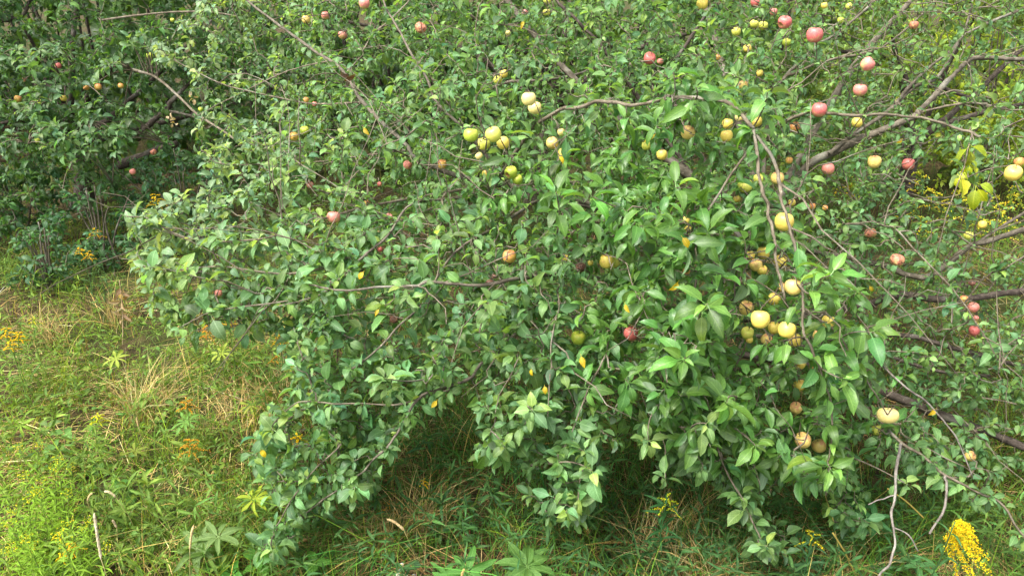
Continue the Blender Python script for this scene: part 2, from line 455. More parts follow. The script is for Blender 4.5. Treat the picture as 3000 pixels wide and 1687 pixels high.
def sample_poly(poly, n, dens=None):
    poly = np.asarray(poly, float); lo, hi = poly.min(0), poly.max(0); X = np.zeros(0); Y = np.zeros(0)
    while len(X) < n:
        px = rng.uniform(lo[0], hi[0], n * 3); py = rng.uniform(lo[1], hi[1], n * 3)
        m = in_poly(px, py, poly)
        if dens is not None: m &= rng.random(len(px)) < dens(px, py)
        X = np.concatenate([X, px[m]]); Y = np.concatenate([Y, py[m]])
    return X[:n], Y[:n]

FRONT = np.array([(400,650,3.3),(450,760,3.2),(600,900,3.2),(700,600,3.5),(600,300,4.6),(900,150,4.5),(1200,50,4.5),(1200,350,3.6),(1000,500,3.5),(1000,800,3.05),
 (900,1100,2.9),(900,1500,3.0),(1500,250,3.5),(1500,450,3.0),(1500,800,2.9),(1400,1000,2.75),(1500,1200,2.8),(1650,1450,2.85),(2000,100,3.9),(2000,300,2.75),(2000,700,2.6),
 (2000,1000,2.55),(2200,1200,2.65),(2250,1550,2.9),(2400,900,2.55),(2300,50,4.0),(2600,200,3.9),(2600,500,3.7),(2900,450,3.1),(2600,800,3.6),(2800,900,3.5),(2600,1100,3.2),
 (2600,1300,3.0),(2900,1400,3.3),(2900,100,3.9),(2800,1200,3.5),(700,100,5.0),(1600,80,4.2),(3400,800,3.6),(3400,1400,3.4),(3300,0,4.0),(2000,-450,4.4),(1000,-300,5.0)], float)
def front(px, py):
    px = np.atleast_1d(np.asarray(px, float)); py = np.atleast_1d(np.asarray(py, float))
    w_ = 1 / (((px[:, None] - FRONT[:, 0]) ** 2 + (py[:, None] - FRONT[:, 1]) ** 2) + 60 ** 2) ** 1.4
    return (w_ * FRONT[:, 2]).sum(1) / w_.sum(1)

# ------------------------------------------------------------------ ground
def make_ground():
    xs = np.concatenate([np.linspace(-60, -9, 18), np.linspace(-8.5, 8.5, 120), np.linspace(9, 60, 18)])
    ys = np.concatenate([np.linspace(-30, 0.5, 14), np.linspace(1, 14, 100), np.linspace(15, 90, 22)])
    X, Y = np.meshgrid(xs, ys, indexing='ij'); Z = ground_z(X, Y) + rng.normal(0, 0.012, X.shape)
    V = np.stack([X, Y, Z], -1).reshape(-1, 3); nx, ny = X.shape
    i, j = np.meshgrid(np.arange(nx - 1), np.arange(ny - 1), indexing='ij'); a = i * ny + j
    T = np.stack([np.stack([a, a + ny, a + ny + 1], -1), np.stack([a, a + ny + 1, a + 1], -1)], 2).reshape(-1, 3)
    b = NB('ground_soil'); co = b.coord()
    n1 = b.noise(co, 1.1, 4); n2 = b.noise(co, 14, 5, 0.7); n3 = b.noise(co, 60, 3)
    c = b.mix(b.smooth(n2, 0.35, 0.65), (0.030, 0.022, 0.013), (0.10, 0.075, 0.035))
    c = b.mix(b.smooth(n1, 0.42, 0.6, 0, 0.7), c, (0.05, 0.07, 0.018))
    bs = b.bsdf(c, 0.95, 0.1, b.bump(b.math('ADD', n2, n3), 1.0, 0.03))
    m = b.done(bs.outputs[0])
    tag(link('ground', tri_mesh('ground', V, T, m)), kind='structure')
make_ground()

# ------------------------------------------------------------------ the fruiting apple tree
def L3(*p): return P([a[0] for a in p], [a[1] for a in p], [a[2] for a in p])
trees = {}
t_main = Tree(L3((2050, 1150, 4.6))[0] * np.array([1, 1, 0])); trees['main'] = t_main
tb = t_main.base
trunk_pts = np.vstack([tb + [0, 0, -0.1], L3((2058, 1080, 4.58), (2085, 980, 4.55), (2150, 800, 4.5), (2240, 640, 4.35))])
t_main.limb(trunk_pts, 0.11, 0.05, 'old', name='trunk', wob=0)
ML = [
 # points (pixel, pixel, depth), radii, bark
 ([(2240,640,4.35),(2349,501,4.2),(2466,435,4.1),(2582,380,4.0),(2675,342,3.95),(2700,320,3.95),(2776,241,4),(2835,182,4),(2890,168,4),(3010,171,4),(3300,150,4.1)], .046, .016, 'bark'),
 ([(2430,452,4.1),(2480,408,4.08),(2600,326,4.05),(2683,252,4.1),(2738,233,4.1),(2776,186,4.1),(2815,109,4.2),(2840,40,4.3),(2870,-120,4.4)], .027, .010, 'bark'),
 ([(2620,305,4.05),(2660,260,4.08),(2710,210,4.1),(2776,155,4.15),(2854,89,4.2),(3010,20,4.2),(3200,-60,4.3)], .020, .010, 'bark'),
 ([(2240,640,4.4),(2240,420,4.4),(2272,268,4.3),(2310,217,4.3),(2350,178,4.3),(2388,132,4.35),(2450,100,4.4),(2560,0,4.5),(2620,-90,4.5)], .026, .011, 'bark'),
 ([(2300,225,4.3),(2338,210,4.25),(2446,171,4.2),(2543,155,4.2),(2621,113,4.3),(2738,8,4.5),(2800,-80,4.6)], .017, .008, 'twig'),
 ([(2200,690,4.4),(2180,540,4.2),(2260,400,3.8),(2345,335,3.5),(2419,332,3.45),(2497,343,3.4),(2582,334,3.4),(2683,343,3.4),(2757,357,3.35),(2835,384,3.3),(2870,400,3.2)], .016, .009, 'twig'),
 ([(2840,386,3.28),(2855,420,3.2),(2842,470,3.15),(2835,520,3.1)], .006, .003, 'twig'),
 ([(2690,333,3.95),(2741,318,3.9),(2835,303,3.85),(2932,318,3.8),(3005,326,3.8),(3200,350,3.8)], .012, .007, 'twig'),
 ([(2200,700,4.45),(2080,500,4.7),(1960,260,4.8),(2010,130,4.7),(2100,0,4.7),(2150,-100,4.7)], .03, .016, 'old'),
 ([(2190,720,4.45),(2050,540,4.7),(1900,330,4.8),(1820,220,4.75),(1757,128,4.7),(1718,89,4.7),(1679,50,4.7),(1629,0,4.7),(1580,-80,4.8)], .028, .014, 'old'),
 ([(1500,560,4.0),(1400,430,3.8),(1310,334,3.7),(1280,303,3.7),(1248,229,3.75),(1202,155,3.8),(1167,85,3.9),(1128,19,4),(1100,-100,4.1)], .016, .008, 'bark'),
 ([(2160,790,4.5),(1800,620,4.3),(1560,560,4.1),(1400,530,4.0),(1303,501,3.95),(1217,462,3.95),(1186,419,4),(1116,357,4.05),(1058,295,4.1),(1000,206,4.2),(908,140,4.3),(815,74,4.4),(722,0,4.6),(640,-90,4.8)], .038, .009, 'bark'),
 ([(1217,470,3.9),(1150,440,3.6),(1120,432,3.52),(1186,400,3.5),(1248,353,3.5)], .010, .005, 'twig'),
 ([(1450,545,4.0),(1540,400,3.75),(1629,326,3.5),(1699,314,3.4),(1769,299,3.3),(1846,307,3.2),(2000,285,3.0),(2124,299,2.9),(2163,330,2.85),(2194,365,2.8),(2210,392,2.8),(2222,480,2.75),(2233,562,2.7),(2248,601,2.7),(2260,659,2.68),(2268,717,2.66),(2272,760,2.65),(2300,880,2.65)], .019, .008, 'twig'),
 ([(2205,385,2.82),(2260,460,2.75),(2283,540,2.68),(2299,620,2.62),(2314,678,2.6),(2338,748,2.6),(2350,850,2.6),(2353,962,2.6),(2384,1028,2.6),(2408,1102,2.62),(2440,1200,2.7),(2434,1320,2.75),(2420,1450,2.8)], .013, .005, 'twig'),
 ([(2210,420,2.85),(2110,560,2.9),(2045,680,2.8),(2039,741,2.75),(2043,795,2.72),(2037,857,2.72),(2050,980,2.75),(2100,1120,2.8)], .010, .005, 'twig'),
 ([(2350,900,2.65),(2450,973,2.65),(2485,1020,2.65),(2560,1150,2.7),(2600,1215,2.75)], .008, .004, 'twig'),
 ([(2090,960,4.5),(1800,830,3.8),(1621,807,3.3),(1505,818,3.05),(1419,834,3.0),(1272,830,2.95),(1210,838,2.95),(1147,841,2.95),(1000,850,2.95),(880,830,3.0)], .022, .005, 'bark'),
 ([(2130,850,4.5),(1900,740,4.1),(1700,745,3.8),(1563,760,3.4),(1497,810,3.2),(1400,900,3.1)], .020, .006, 'bark'),
 ([(1680,800,3.4),(1640,834,3.05),(1637,904,2.9),(1617,989,2.82),(1613,1094,2.8),(1600,1250,2.8)], .008, .004, 'twig'),
 ([(1950,900,4.2),(1850,920,3.5),(1790,960,3.0),(1780,989,2.9),(1772,1047,2.85),(1730,1121,2.83),(1680,1250,2.82),(1640,1330,2.82)], .011, .004, 'twig'),
 ([(1560,560,4.1),(1350,580,3.7),(1210,597,3.5),(1132,694,3.3),(1047,768,3.15),(940,860,3.1),(800,900,3.1)], .016, .005, 'bark'),
 ([(1800,620,4.3),(1600,590,3.9),(1512,628,3.6),(1439,671,3.4),(1330,740,3.25),(1248,873,3.1),(1202,923,3.05),(1128,997,3.0),(1030,1080,2.95)], .018, .005, 'bark'),
 ([(2080,1000,4.55),(1850,930,4.0),(1650,930,3.5),(1560,950,3.25),(1485,1000,3.1),(1408,1070,3.02),(1349,1121,3.0),(1233,1155,2.97),(1178,1250,3),(1109,1334,3),(1050,1392,3),(900,1500,3.05)], .022, .005, 'bark'),
 ([(1300,1135,3),(1180,1180,2.95),(1000,1180,2.9),(870,1180,2.9),(780,1260,2.95)], .008, .004, 'twig'),
 ([(1000,1300,3.0),(900,1400,3.0),(830,1500,3.0),(790,1590,3.05)], .006, .003, 'twig'),
 ([(1400,545,4),(1150,590,3.7),(950,640,3.5),(760,700,3.4),(560,700,3.35),(430,640,3.3),(370,632,3.3)], .014, .004, 'twig'),
 ([(1050,765,3.2),(850,800,3.2),(650,780,3.2),(500,790,3.2),(420,780,3.2)], .010, .004, 'twig'),
 ([(850,880,3.1),(700,900,3.1),(600,920,3.1),(530,960,3.1)], .007, .003, 'twig'),
 ([(1190,440,3.95),(950,470,4),(780,480,3.9),(650,480,3.8),(590,440,3.8)], .010, .004, 'twig'),
 ([(1060,300,4.1),(900,300,4.3),(700,260,4.4),(560,200,4.5),(480,170,4.6)], .010, .004, 'twig'),
 ([(960,180,4.25),(820,220,4.4),(650,300,4.4),(580,340,4.4)], .008, .004, 'twig'),
 ([(2100,940,4.55),(2350,920,4.4),(2543,892,4.25),(2602,869,4.2),(2660,865,4.2),(2738,876,4.2),(2854,873,4.2),(3005,850,4.2),(3300,820,4.2)], .048, .03, 'old'),
 ([(2210,700,4.45),(2450,750,4.4),(2582,776,4.2),(2660,803,4.15),(2699,814,4.1),(2757,787,4.1),(2835,725,4.05),(2893,706,4),(3010,672,4),(3200,640,4)], .032, .022, 'bark'),
 ([(2790,760,4.1),(2850,717,4.05),(3010,618,4),(3150,540,4)], .017, .012, 'bark'),
 ([(2110,930,4.55),(2350,950,4.3),(2500,960,4.1),(2652,981,3.9),(2738,1001,3.88),(2815,1024,3.85),(2950,1060,3.8),(3100,1090,3.8)], .03, .018, 'old'),
 ([(2090,980,4.55),(2350,990,4.3),(2480,1000,4.1),(2578,1028,3.9),(2660,1063,3.85),(2738,1086,3.85),(2900,1100,3.8)], .024, .012, 'old'),
 ([(2480,640,4.2),(2600,660,3.7),(2691,744,3.3),(2772,826,3.22),(2827,892,3.2),(2873,962,3.2),(2920,1050,3.2)], .010, .004, 'twig'),
 ([(2853,715,4.0),(2862,647,3.9),(2893,540,3.85),(2920,440,3.85)], .008, .004, 'twig'),
 ([(2070,1020,4.55),(2450,1090,4.1),(2641,1171,3.85),(2738,1209,3.8),(2835,1244,3.75),(2971,1299,3.7),(3200,1390,3.6)], .044, .03, 'old'),
 ([(2480,1010,4.05),(2560,1050,3.5),(2641,1124,3.1),(2719,1182,3.1),(2769,1240,3.1),(2808,1295,3.1),(2850,1400,3.1)], .009, .004, 'dead'),
 ([(2380,1080,4.15),(2500,1150,3.5),(2622,1283,3.1),(2719,1345,3.05),(2769,1392,3.03),(2855,1435,3.02),(2932,1473,3),(3000,1570,3.0),(3100,1680,3.0)], .012, .006, 'twig'),
 ([(2640,1298,3.08),(2629,1357,2.92),(2622,1454,2.86),(2610,1512,2.83),(2622,1590,2.8),(2606,1645,2.78),(2575,1687,2.75),(2540,1750,2.72)], .0105, .006, 'dead'),
 ([(2618,1450,2.86),(2580,1462,2.84),(2544,1477,2.82)], .005, .003, 'dead'),
 ([(2770,1394,3.03),(2774,1430,3.02),(2765,1493,3.0),(2723,1563,2.95)], .010, .007, 'dead'),
 ([(2620,1545,2.82),(2660,1565,2.82),(2690,1615,2.82)], .0045, .002, 'dead'),
 ([(2200,960,4.4),(2150,1050,3.5),(2100,1150,3.1),(2100,1300,2.95),(2180,1470,2.9),(2220,1560,2.9),(2250,1610,2.9)], .012, .004, 'twig'),
 ([(1660,1130,2.95),(1720,1300,2.9),(1700,1400,2.85),(1690,1500,2.85)], .006, .003, 'twig'),
 ([(2040,980,3.6),(1950,1050,3.2),(1930,1200,3),(1950,1320,2.9)], .008, .003, 'twig'),
]
for pts, r0, r1, mt in ML:
    t_main.limb(L3(*pts), r0 * (.6 if mt == 'dead' else .52), max(r1 * .62, .0022), mt, grow=(mt != 'dead'), wob=.003 if mt == 'dead' else .005)
# roots of the branches above the frame (the tree goes on upwards)
for a in ([(2240,640,4.35),(2150,300,4.6),(2050,-50,4.8),(2000,-380,4.9)], [(2240,640,4.35),(2500,200,4.7),(2750,-100,4.9),(2900,-420,5.0)], [(2050,540,4.7),(1700,250,5.0),(1400,-100,5.2),(1200,-350,5.2)]):
    t_main.limb(L3(*a), .03, .01, 'bark')

CROWN = [(450,130),(520,215),(600,300),(570,380),(600,430),(560,460),(640,520),(560,570),(450,590),(380,650),(395,780),(425,870),(470,925),(540,985),(640,960),(780,985),(850,1010),(865,1070),(880,1130),
 (765,1225),(742,1330),(762,1420),(830,1490),(765,1610),(845,1645),(945,1515),(1090,1460),(1130,1320),(1190,1230),(1290,1180),(1400,1190),(1390,1320),(1440,1360),(1530,1350),(1560,1490),
 (1680,1555),(1720,1470),(1780,1330),(1900,1290),(1960,1370),(2040,1400),(2110,1410),(2180,1490),(2205,1600),(2300,1640),(2325,1580),(2230,1460),(2300,1390),(2410,1430),(2430,1520),
 (2520,1590),(2600,1580),(2570,1470),(2480,1390),(2600,1330),(2700,1420),(2800,1490),(2900,1520),(3050,1560),(3400,1560),(3400,-420),(1000,-420),(760,-150),(560,20)]
BIG = np.array([(1250,200),(1250,330),(1350,560),(1560,640),(1900,800),(1700,900),(1700,1130),(2050,1330),(2350,1450),(2500,1350),(2650,1230),(2700,980),(2500,700),(2420,420),(2450,300),(2400,60),(2050,60),(1700,180)], float)
def crown_dens(px, py):
    d = np.ones(len(px))
    d[(px > 2350) & (py < 1330)] = 0.75
    d[(px > 2650) & (py < 700) & (py > 180)] = 0.32
    d[(px > 2480) & (py > 1150)] = 0.5
    d[(px < 1250) & (py < 520)] = 0.8
    d[py < -60] = 0.22
    d[px > 3050] = 0.25
    d[in_poly(px, py, BIG)] = 0.85
    d[(py > 1120) & (px < 2480)] *= 0.8
    d[(py > 1130) & (py < 1330) & (px > 1050) & (px < 1420)] = 0.5
    return d
NT = 4050
px, py = sample_poly(CROWN, NT, crown_dens)
f = front(px, py); u = rng.random(NT)
thick = np.where(py > 1150, 0.35, np.where(px < 900, 0.7, 1.5))
d = f + np.where(u < 0.62, rng.uniform(-0.05, 0.4, NT), rng.uniform(0.3, 1, NT) * thick)
tips = P(px, py, d)
gz = tips[:, 2] > 0.16
tips = tips[gz]
def shoot_dir(p):      # the boughs on the left reach sideways with their shoots turned up; those in front droop
    a, b, c = proj(p)
    if a < 1250 and b < 1000: return np.array([-0.9, -0.2, 0.75])
    return np.array([-0.1, -0.8, 0.35])
t_main.grow(tips, shoot_dir, gravity=0.12)

T_ROUND = np.array([0.088, 0.180, 0.062]); T_LONG = np.array([0.070, 0.165, 0.032]); T_LIGHT = np.array([0.145, 0.230, 0.120])  # leaf albedo raised to brighten the shadowed hollows of the crown
def big_weight(p):
    a, b, c = proj(p); return in_poly(a, b, BIG) & (c < 3.25)
def m_size(p):
    a, b, c = proj(p); s_ = rng.uniform(0.038, 0.068, len(p)); s_[(a > 2400) & (c > 3.1)] *= 0.82; s_[(c > 3.7)] *= .85
    return s_
def m_tint(p):
    a, b, c = proj(p); t = np.tile(T_ROUND, (len(p), 1))
    k = np.clip((1000 - a) / 500, 0, 1)[:, None] * np.clip((1000 - b) / 300, 0, 1)[:, None]
    t = t * (1 - k) + T_LIGHT * k
    pick = rng.random(len(p)); t[pick < 0.2] = t[pick < 0.2] * np.array([1.4, 1.25, .95])
    return t
lr = Leaves('round'); ll = Leaves('long')
all_anchor = t_main.anchor
tp = np.array([a[0][5] for a in all_anchor]); bw = big_weight(tp)
t_main.anchor = [a for a, k in zip(all_anchor, bw) if not k]
spur_leaves(t_main, lr, (5, 8), m_size, m_tint, side=2, young=0.6)
t_main.anchor = [a for a, k in zip(all_anchor, bw) if k]
spur_leaves(t_main, ll, (5, 8), lambda p: rng.uniform(0.058, 0.090, len(p)), lambda p: np.tile(T_LONG, (len(p), 1)), side=1, young=0.35, droop=0.38)
t_main.anchor = all_anchor
# shoots along the thin limbs
for c, rad, mt, nm, lab in t_main.limbs:
    if mt == 'twig' or (mt == 'bark' and rad[-1] < 0.007):
        n = max(3, int(len(c) * 0.5)); i = rng.integers(len(c) // 3, len(c), n)
        p = c[i]; keep = proj(p)[2] > 0.3; p = p[keep]
        b_ = big_weight(p); ax = rng.normal(0, .5, (len(p), 3)) + np.array([0, -.3, .5])
        if (~b_).any(): rosettes(lr, p[~b_], ax[~b_], rng.integers(3, 7, (~b_).sum()), m_size(p[~b_]), m_tint(p[~b_]))
        if b_.any(): rosettes(ll, p[b_], ax[b_], rng.integers(2, 6, b_.sum()), rng.uniform(.06, .095, b_.sum()), T_LONG, droop=.38)
# long bare shoots that the leaves do not hide
def bare_shoots(t, n, box, length, r, mat='twig'):
    q = t.nodes[:t.nn]; a, b, d = proj(q)
    m = np.nonzero((a > box[0]) & (a < box[1]) & (b > box[2]) & (b < box[3]) & (d < front(a, b) + .9))[0] if t is t_main else np.nonzero((a > box[0]) & (a < box[1]) & (b > box[2]) & (b < box[3]))[0]
    if not len(m): return
    for i in rng.choice(m, n):
        L_ = rng.uniform(*length); dr = norm(t.dirs[i] * .7 + rng.normal(0, .55, 3) + np.array([0, -.25, .15])); dr[2] = max(dr[2], -.25); u = np.linspace(0, 1, 6)[:, None]
        pts = q[i] + dr * L_ * u + rng.normal(0, .07, 3) * L_ * u * u * 3 + np.vstack([np.zeros((1, 3)), rng.normal(0, .011, (5, 3))]) - np.array([0, 0, .12]) * L_ * u * u
        pts[:, 2] = np.maximum(pts[:, 2], .1)
        t.tw_pts.append(pts); t.tw_rad.append(np.linspace(r * rng.uniform(.7, 1.3), r * .4, 6))
bare_shoots(t_main, 130, (2250, 3200, -100, 1250), (.25, .6), .0040)
bare_shoots(t_main, 150, (500, 1500, -100, 900), (.25, .7), .0036)
bare_shoots(t_main, 60, (900, 2300, 600, 1200), (.2, .45), .0036)
# the larger shoots that stand out in front
HERO = [(2248,272,2.62,9,.100,'long',(-.1,-.3,.9)),(2038,255,2.75,8,.100,'long',(0,-.4,.8)),(1968,200,3.0,7,.095,'long',(0,-.2,.9)),(1630,562,2.85,8,.090,'long',(0,-.3,.8)),(1735,575,2.8,7,.085,'long',(0,-.2,.9)),
 (2434,806,2.42,9,.105,'long',(.1,-.2,.9)),(2380,850,2.42,7,.100,'long',(.2,-.4,.6)),(2562,975,2.5,7,.100,'long',(.9,-.3,.1)),(2469,1108,2.5,8,.095,'long',(.2,-.6,.5)),(1980,550,2.75,7,.090,'long',(-.2,-.6,.6)),
 (2073,890,2.48,8,.095,'long',(0,-.6,.6)),(2003,1050,2.5,8,.098,'long',(-.2,-.6,.4)),(2130,1180,2.55,7,.09,'long',(0,-.7,.3)),(2434,1374,2.66,8,.092,'long',(.1,-.7,.2)),(2213,1304,2.62,7,.085,'long',(0,-.7,.3)),
 (1432,885,2.68,11,.066,'round',(0,-.5,.8)),(1386,690,2.85,8,.065,'round',(0,-.3,.9)),(1280,690,2.9,7,.062,'round',(-.2,-.3,.9)),(1130,1108,2.75,11,.064,'round',(-.1,-.4,.9)),(547,806,3.05,11,.066,'round',(-.6,-.3,.6)),
 (640,690,3.15,8,.064,'round',(-.5,-.2,.7)),(440,790,3.1,8,.062,'round',(-.7,-.2,.4)),(1712,1318,2.72,9,.06,'round',(0,-.5,.5)),(1735,1378,2.7,8,.062,'round',(0,-.5,.7)),(2248,1600,2.82,9,.052,'round',(0,-.6,.7)),
 (1010,392,3.5,8,.066,'round',(-.3,-.3,.8)),(820,320,3.9,8,.068,'round',(-.3,-.3,.8)),(1290,250,3.45,8,.072,'round',(0,-.3,.9)),(1230,210,3.6,7,.07,'round',(0,-.2,.9)),(870,1000,2.9,8,.058,'round',(-.4,-.4,.6)),
 (800,1260,2.85,9,.058,'round',(-.4,-.5,.4)),(1040,1430,2.95,8,.06,'round',(0,-.6,-.1)),(800,1610,2.98,9,.055,'round',(-.2,-.6,.2)),(2310,1000,2.5,7,.085,'long',(.1,-.6,.3)),(1900,1290,2.75,8,.06,'round',(0,-.5,.5)),
 (1480,1310,2.75,8,.058,'round',(0,-.6,.1)),(1660,1500,2.8,7,.058,'round',(0,-.6,-.3)),(2660,1420,2.85,7,.05,'round',(.1,-.5,.3)),(1180,840,2.85,7,.058,'round',(-.2,-.4,.6)),(940,640,3.3,8,.066,'round',(-.4,-.3,.7)),
 (1560,1200,2.7,8,.056,'round',(0,-.6,.4)),(2070,1240,2.6,7,.062,'round',(0,-.5,.5)),(1950,1400,2.8,7,.055,'round',(0,-.5,.3))]
for a, b, dd, n, sz, kd, ax in HERO:
    p = P(a, b, dd)
    q = t_main.nodes[:t_main.nn]; j = np.argmin(np.sum((q - p) ** 2, 1))
    u = np.linspace(0, 1, 6)[:, None]; mid = (q[j] + p) / 2 + rng.normal(0, .02, 3)
    t_main.tw_pts.append(q[j] * (1 - u) ** 2 + 2 * mid * u * (1 - u) + p * u * u); t_main.tw_rad.append(np.linspace(.004, .002, 6))
    L = ll if kd == 'long' else lr
    tt = T_LONG * np.array([1.25, 1.2, 1.1]) if kd == 'long' else T_ROUND * np.array([1.5, 1.3, 1.2])
    rosettes(L, p[None], np.array([ax]), [n], np.array([sz]), tt, droop=.22, young=.7)
    rosettes(L, (p - norm(np.array(ax)) * 0.07)[None], np.array([ax]), [max(4, n - 3)], np.array([sz * .9]), tt, droop=.3, young=.2, spread=(1.2, 1.8))
# the yellowing shoot that hangs at the right edge
YEL = np.array([0.25, 0.30, 0.014])
for a, b, dd, n in ((2840,440,3.12,5),(2842,480,3.1,6),(2815,520,3.08,6),(2860,545,3.1,4)):
    rosettes(lr, P(a, b, dd)[None], np.array([[0, -.5, -.8]]), [n], np.array([.074]), YEL, spread=(.3, 1.2), droop=.6, young=.2)
# single yellowed leaves scattered through the crown
for a, b, dd, sz in ((1701,1036,2.6,.05),(1595,1125,2.66,.035),(1062,372,3.5,.05),(1068,792,2.9,.04),(1113,902,2.85,.035),(1283,1168,2.85,.04),(1557,1077,2.66,.03),(1830,885,2.65,.04),(1995,690,2.5,.05),
                     (2180,355,2.7,.06),(1925,390,2.95,.06),(2645,405,3.5,.035),(2545,835,3.3,.035),(2740,1195,3.1,.04),(1990,820,2.55,.05),(1536,60,4.0,.05),(1635,455,3.0,.04),(760,1312,2.95,.045),(1725,765,2.75,.03),(2765,880,3.2,.03)):
    p = P(a, b, dd)
    lr.add(p[None], frames(np.array([[rng.normal(0, .5), -.5, -.6]]), np.array([[rng.normal(0, .3), -.9, .5]])), np.array([sz * .85]), np.array([[0.50, 0.36, 0.015]]) * rng.uniform(.6, 1.05))

# ------------------------------------------------------------------ trees behind
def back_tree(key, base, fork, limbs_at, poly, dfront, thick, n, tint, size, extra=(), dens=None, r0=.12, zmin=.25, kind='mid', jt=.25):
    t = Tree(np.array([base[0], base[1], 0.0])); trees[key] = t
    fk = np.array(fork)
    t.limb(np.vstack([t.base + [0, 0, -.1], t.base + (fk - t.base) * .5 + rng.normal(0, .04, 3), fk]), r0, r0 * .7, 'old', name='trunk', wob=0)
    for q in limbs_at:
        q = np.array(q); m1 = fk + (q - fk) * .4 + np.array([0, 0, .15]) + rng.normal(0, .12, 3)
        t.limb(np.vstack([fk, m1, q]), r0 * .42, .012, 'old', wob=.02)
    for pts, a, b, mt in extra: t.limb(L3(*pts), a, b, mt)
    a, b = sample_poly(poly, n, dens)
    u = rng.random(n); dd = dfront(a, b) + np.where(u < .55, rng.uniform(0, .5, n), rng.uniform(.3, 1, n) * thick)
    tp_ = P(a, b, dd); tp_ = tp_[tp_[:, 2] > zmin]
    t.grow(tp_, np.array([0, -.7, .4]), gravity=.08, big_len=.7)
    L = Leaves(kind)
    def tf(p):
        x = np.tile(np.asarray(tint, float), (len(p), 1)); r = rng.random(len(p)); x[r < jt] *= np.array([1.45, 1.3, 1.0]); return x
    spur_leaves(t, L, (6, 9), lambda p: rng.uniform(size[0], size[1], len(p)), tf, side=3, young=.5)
    t.leaves = [L]; return t

def flat(v, sx=0, sy=0):
    return lambda a, b: v + sx * (a - 500) / 1000 + sy * (b - 300) / 1000
gb = lambda px, py: P(px, py, ground_depth(py))
b0 = gb(240, 600)
back_tree('left', b0, P(218, 430, 8.0), [P(-250, 100, 7.5), P(50, 60, 6.9), P(250, -150, 7.6), P(420, 120, 6.8), P(620, 60, 7.2), P(-100, 380, 6.9), P(120, 330, 6.7), P(700, 300, 7.6)],
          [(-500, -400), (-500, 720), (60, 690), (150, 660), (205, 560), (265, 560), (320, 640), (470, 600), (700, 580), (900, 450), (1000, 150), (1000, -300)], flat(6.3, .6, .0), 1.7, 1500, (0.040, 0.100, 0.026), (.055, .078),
          extra=[([(349,485,7.6),(411,462,7.3),(439,446,7.2),(520,420,7.2)], .045, .03, 'old'), ([(400,405,7.0),(446,357,6.9),(485,322,6.9),(505,295,6.9),(560,240,6.9)], .035, .015, 'old'),
                 ([(485,325,6.9),(540,335,6.8),(640,360,6.7)], .016, .008, 'bark'), ([(388,205,5.9),(466,233,5.8),(582,338,5.7),(640,375,5.6),(706,419,5.5)], .012, .007, 'twig'),
                 ([(0,60,6.5),(60,50,6.5),(90,0,6.6),(110,-60,6.6)], .02, .012, 'old'), ([(300,60,6.0),(470,38,5.9),(600,35,5.8),(700,50,5.8)], .009, .005, 'twig')],
          dens=lambda a, b: np.where((a > 300) & (a < 640) & (b > 260) & (b < 470), .6, 1.0) * np.where((b > 500) & (a > 200) & (a < 280), .6, 1))
for a, b, dd in ((160, 170, 5.9), (200, 420, 5.9), (160, 380, 5.9), (300, 205, 5.8), (60, 165, 6.0), (420, 140, 5.7), (250, 400, 6.0), (120, 240, 6.0), (330, 430, 6.1), (270, 330, 6.0), (90, 330, 6.0), (360, 360, 6.0), (20, 420, 6.1)):
    pts_ = P(np.full(7, a) + rng.normal(0, 28, 7), np.full(7, b) + rng.normal(0, 22, 7), np.full(7, dd) + rng.uniform(-.1, .1, 7))
    rosettes(trees['left'].leaves[0], pts_, rng.normal(0, .3, (7, 3)) + [0, -.5, .7], rng.integers(6, 9, 7), rng.uniform(.065, .085, 7), np.array([.075, .150, .055]))
    q = trees['left'].nodes[:trees['left'].nn]
    for p in pts_:
        j = np.argmin(np.sum((q - p) ** 2, 1)); u = np.linspace(0, 1, 6)[:, None]; m_ = (q[j] + p) / 2 + [0, 0, .05]
        trees['left'].tw_pts.append(q[j] * (1 - u) ** 2 + 2 * m_ * u * (1 - u) + p * u * u); trees['left'].tw_rad.append(np.linspace(.006, .003, 6))
b1 = gb(1560, 590)
back_tree('mid', b1, P(1600, 330, 7.9), [P(1000, 60, 7.0), P(1300, 0, 6.6), P(1500, 150, 6.6), P(1800, 60, 6.6), P(2100, 80, 7.0), P(1700, -200, 7.5), P(1200, 300, 7.3), P(2100, 300, 7.2)],
          [(850, -350), (850, 420), (1200, 560), (1900, 560), (2350, 420), (2450, -350)], flat(5.7, 0, .3), 1.8, 1150, (0.070, 0.145, 0.032), (.052, .075),
          extra=[([(1430,262,5.6),(1500,240,5.6),(1600,235,5.6),(1700,215,5.7),(1740,200,5.8)], .014, .008, 'bark')])
b2 = gb(2650, 640)
back_tree('right', b2, P(2680, 420, 7.2), [P(2400, 150, 6.8), P(2600, 40, 6.6), P(2850, 60, 6.5), P(3100, 40, 6.8), P(2900, 300, 6.6), P(2500, 400, 6.8), P(3200, 250, 7)],
          [(2250, -350), (2250, 560), (2500, 620), (2640, 480), (2700, 130), (2820, 90), (3500, 90), (3500, -350)], flat(5.8, 0, .5), 1.6, 800, (0.085, 0.150, 0.032), (.050, .07), r0=.09)

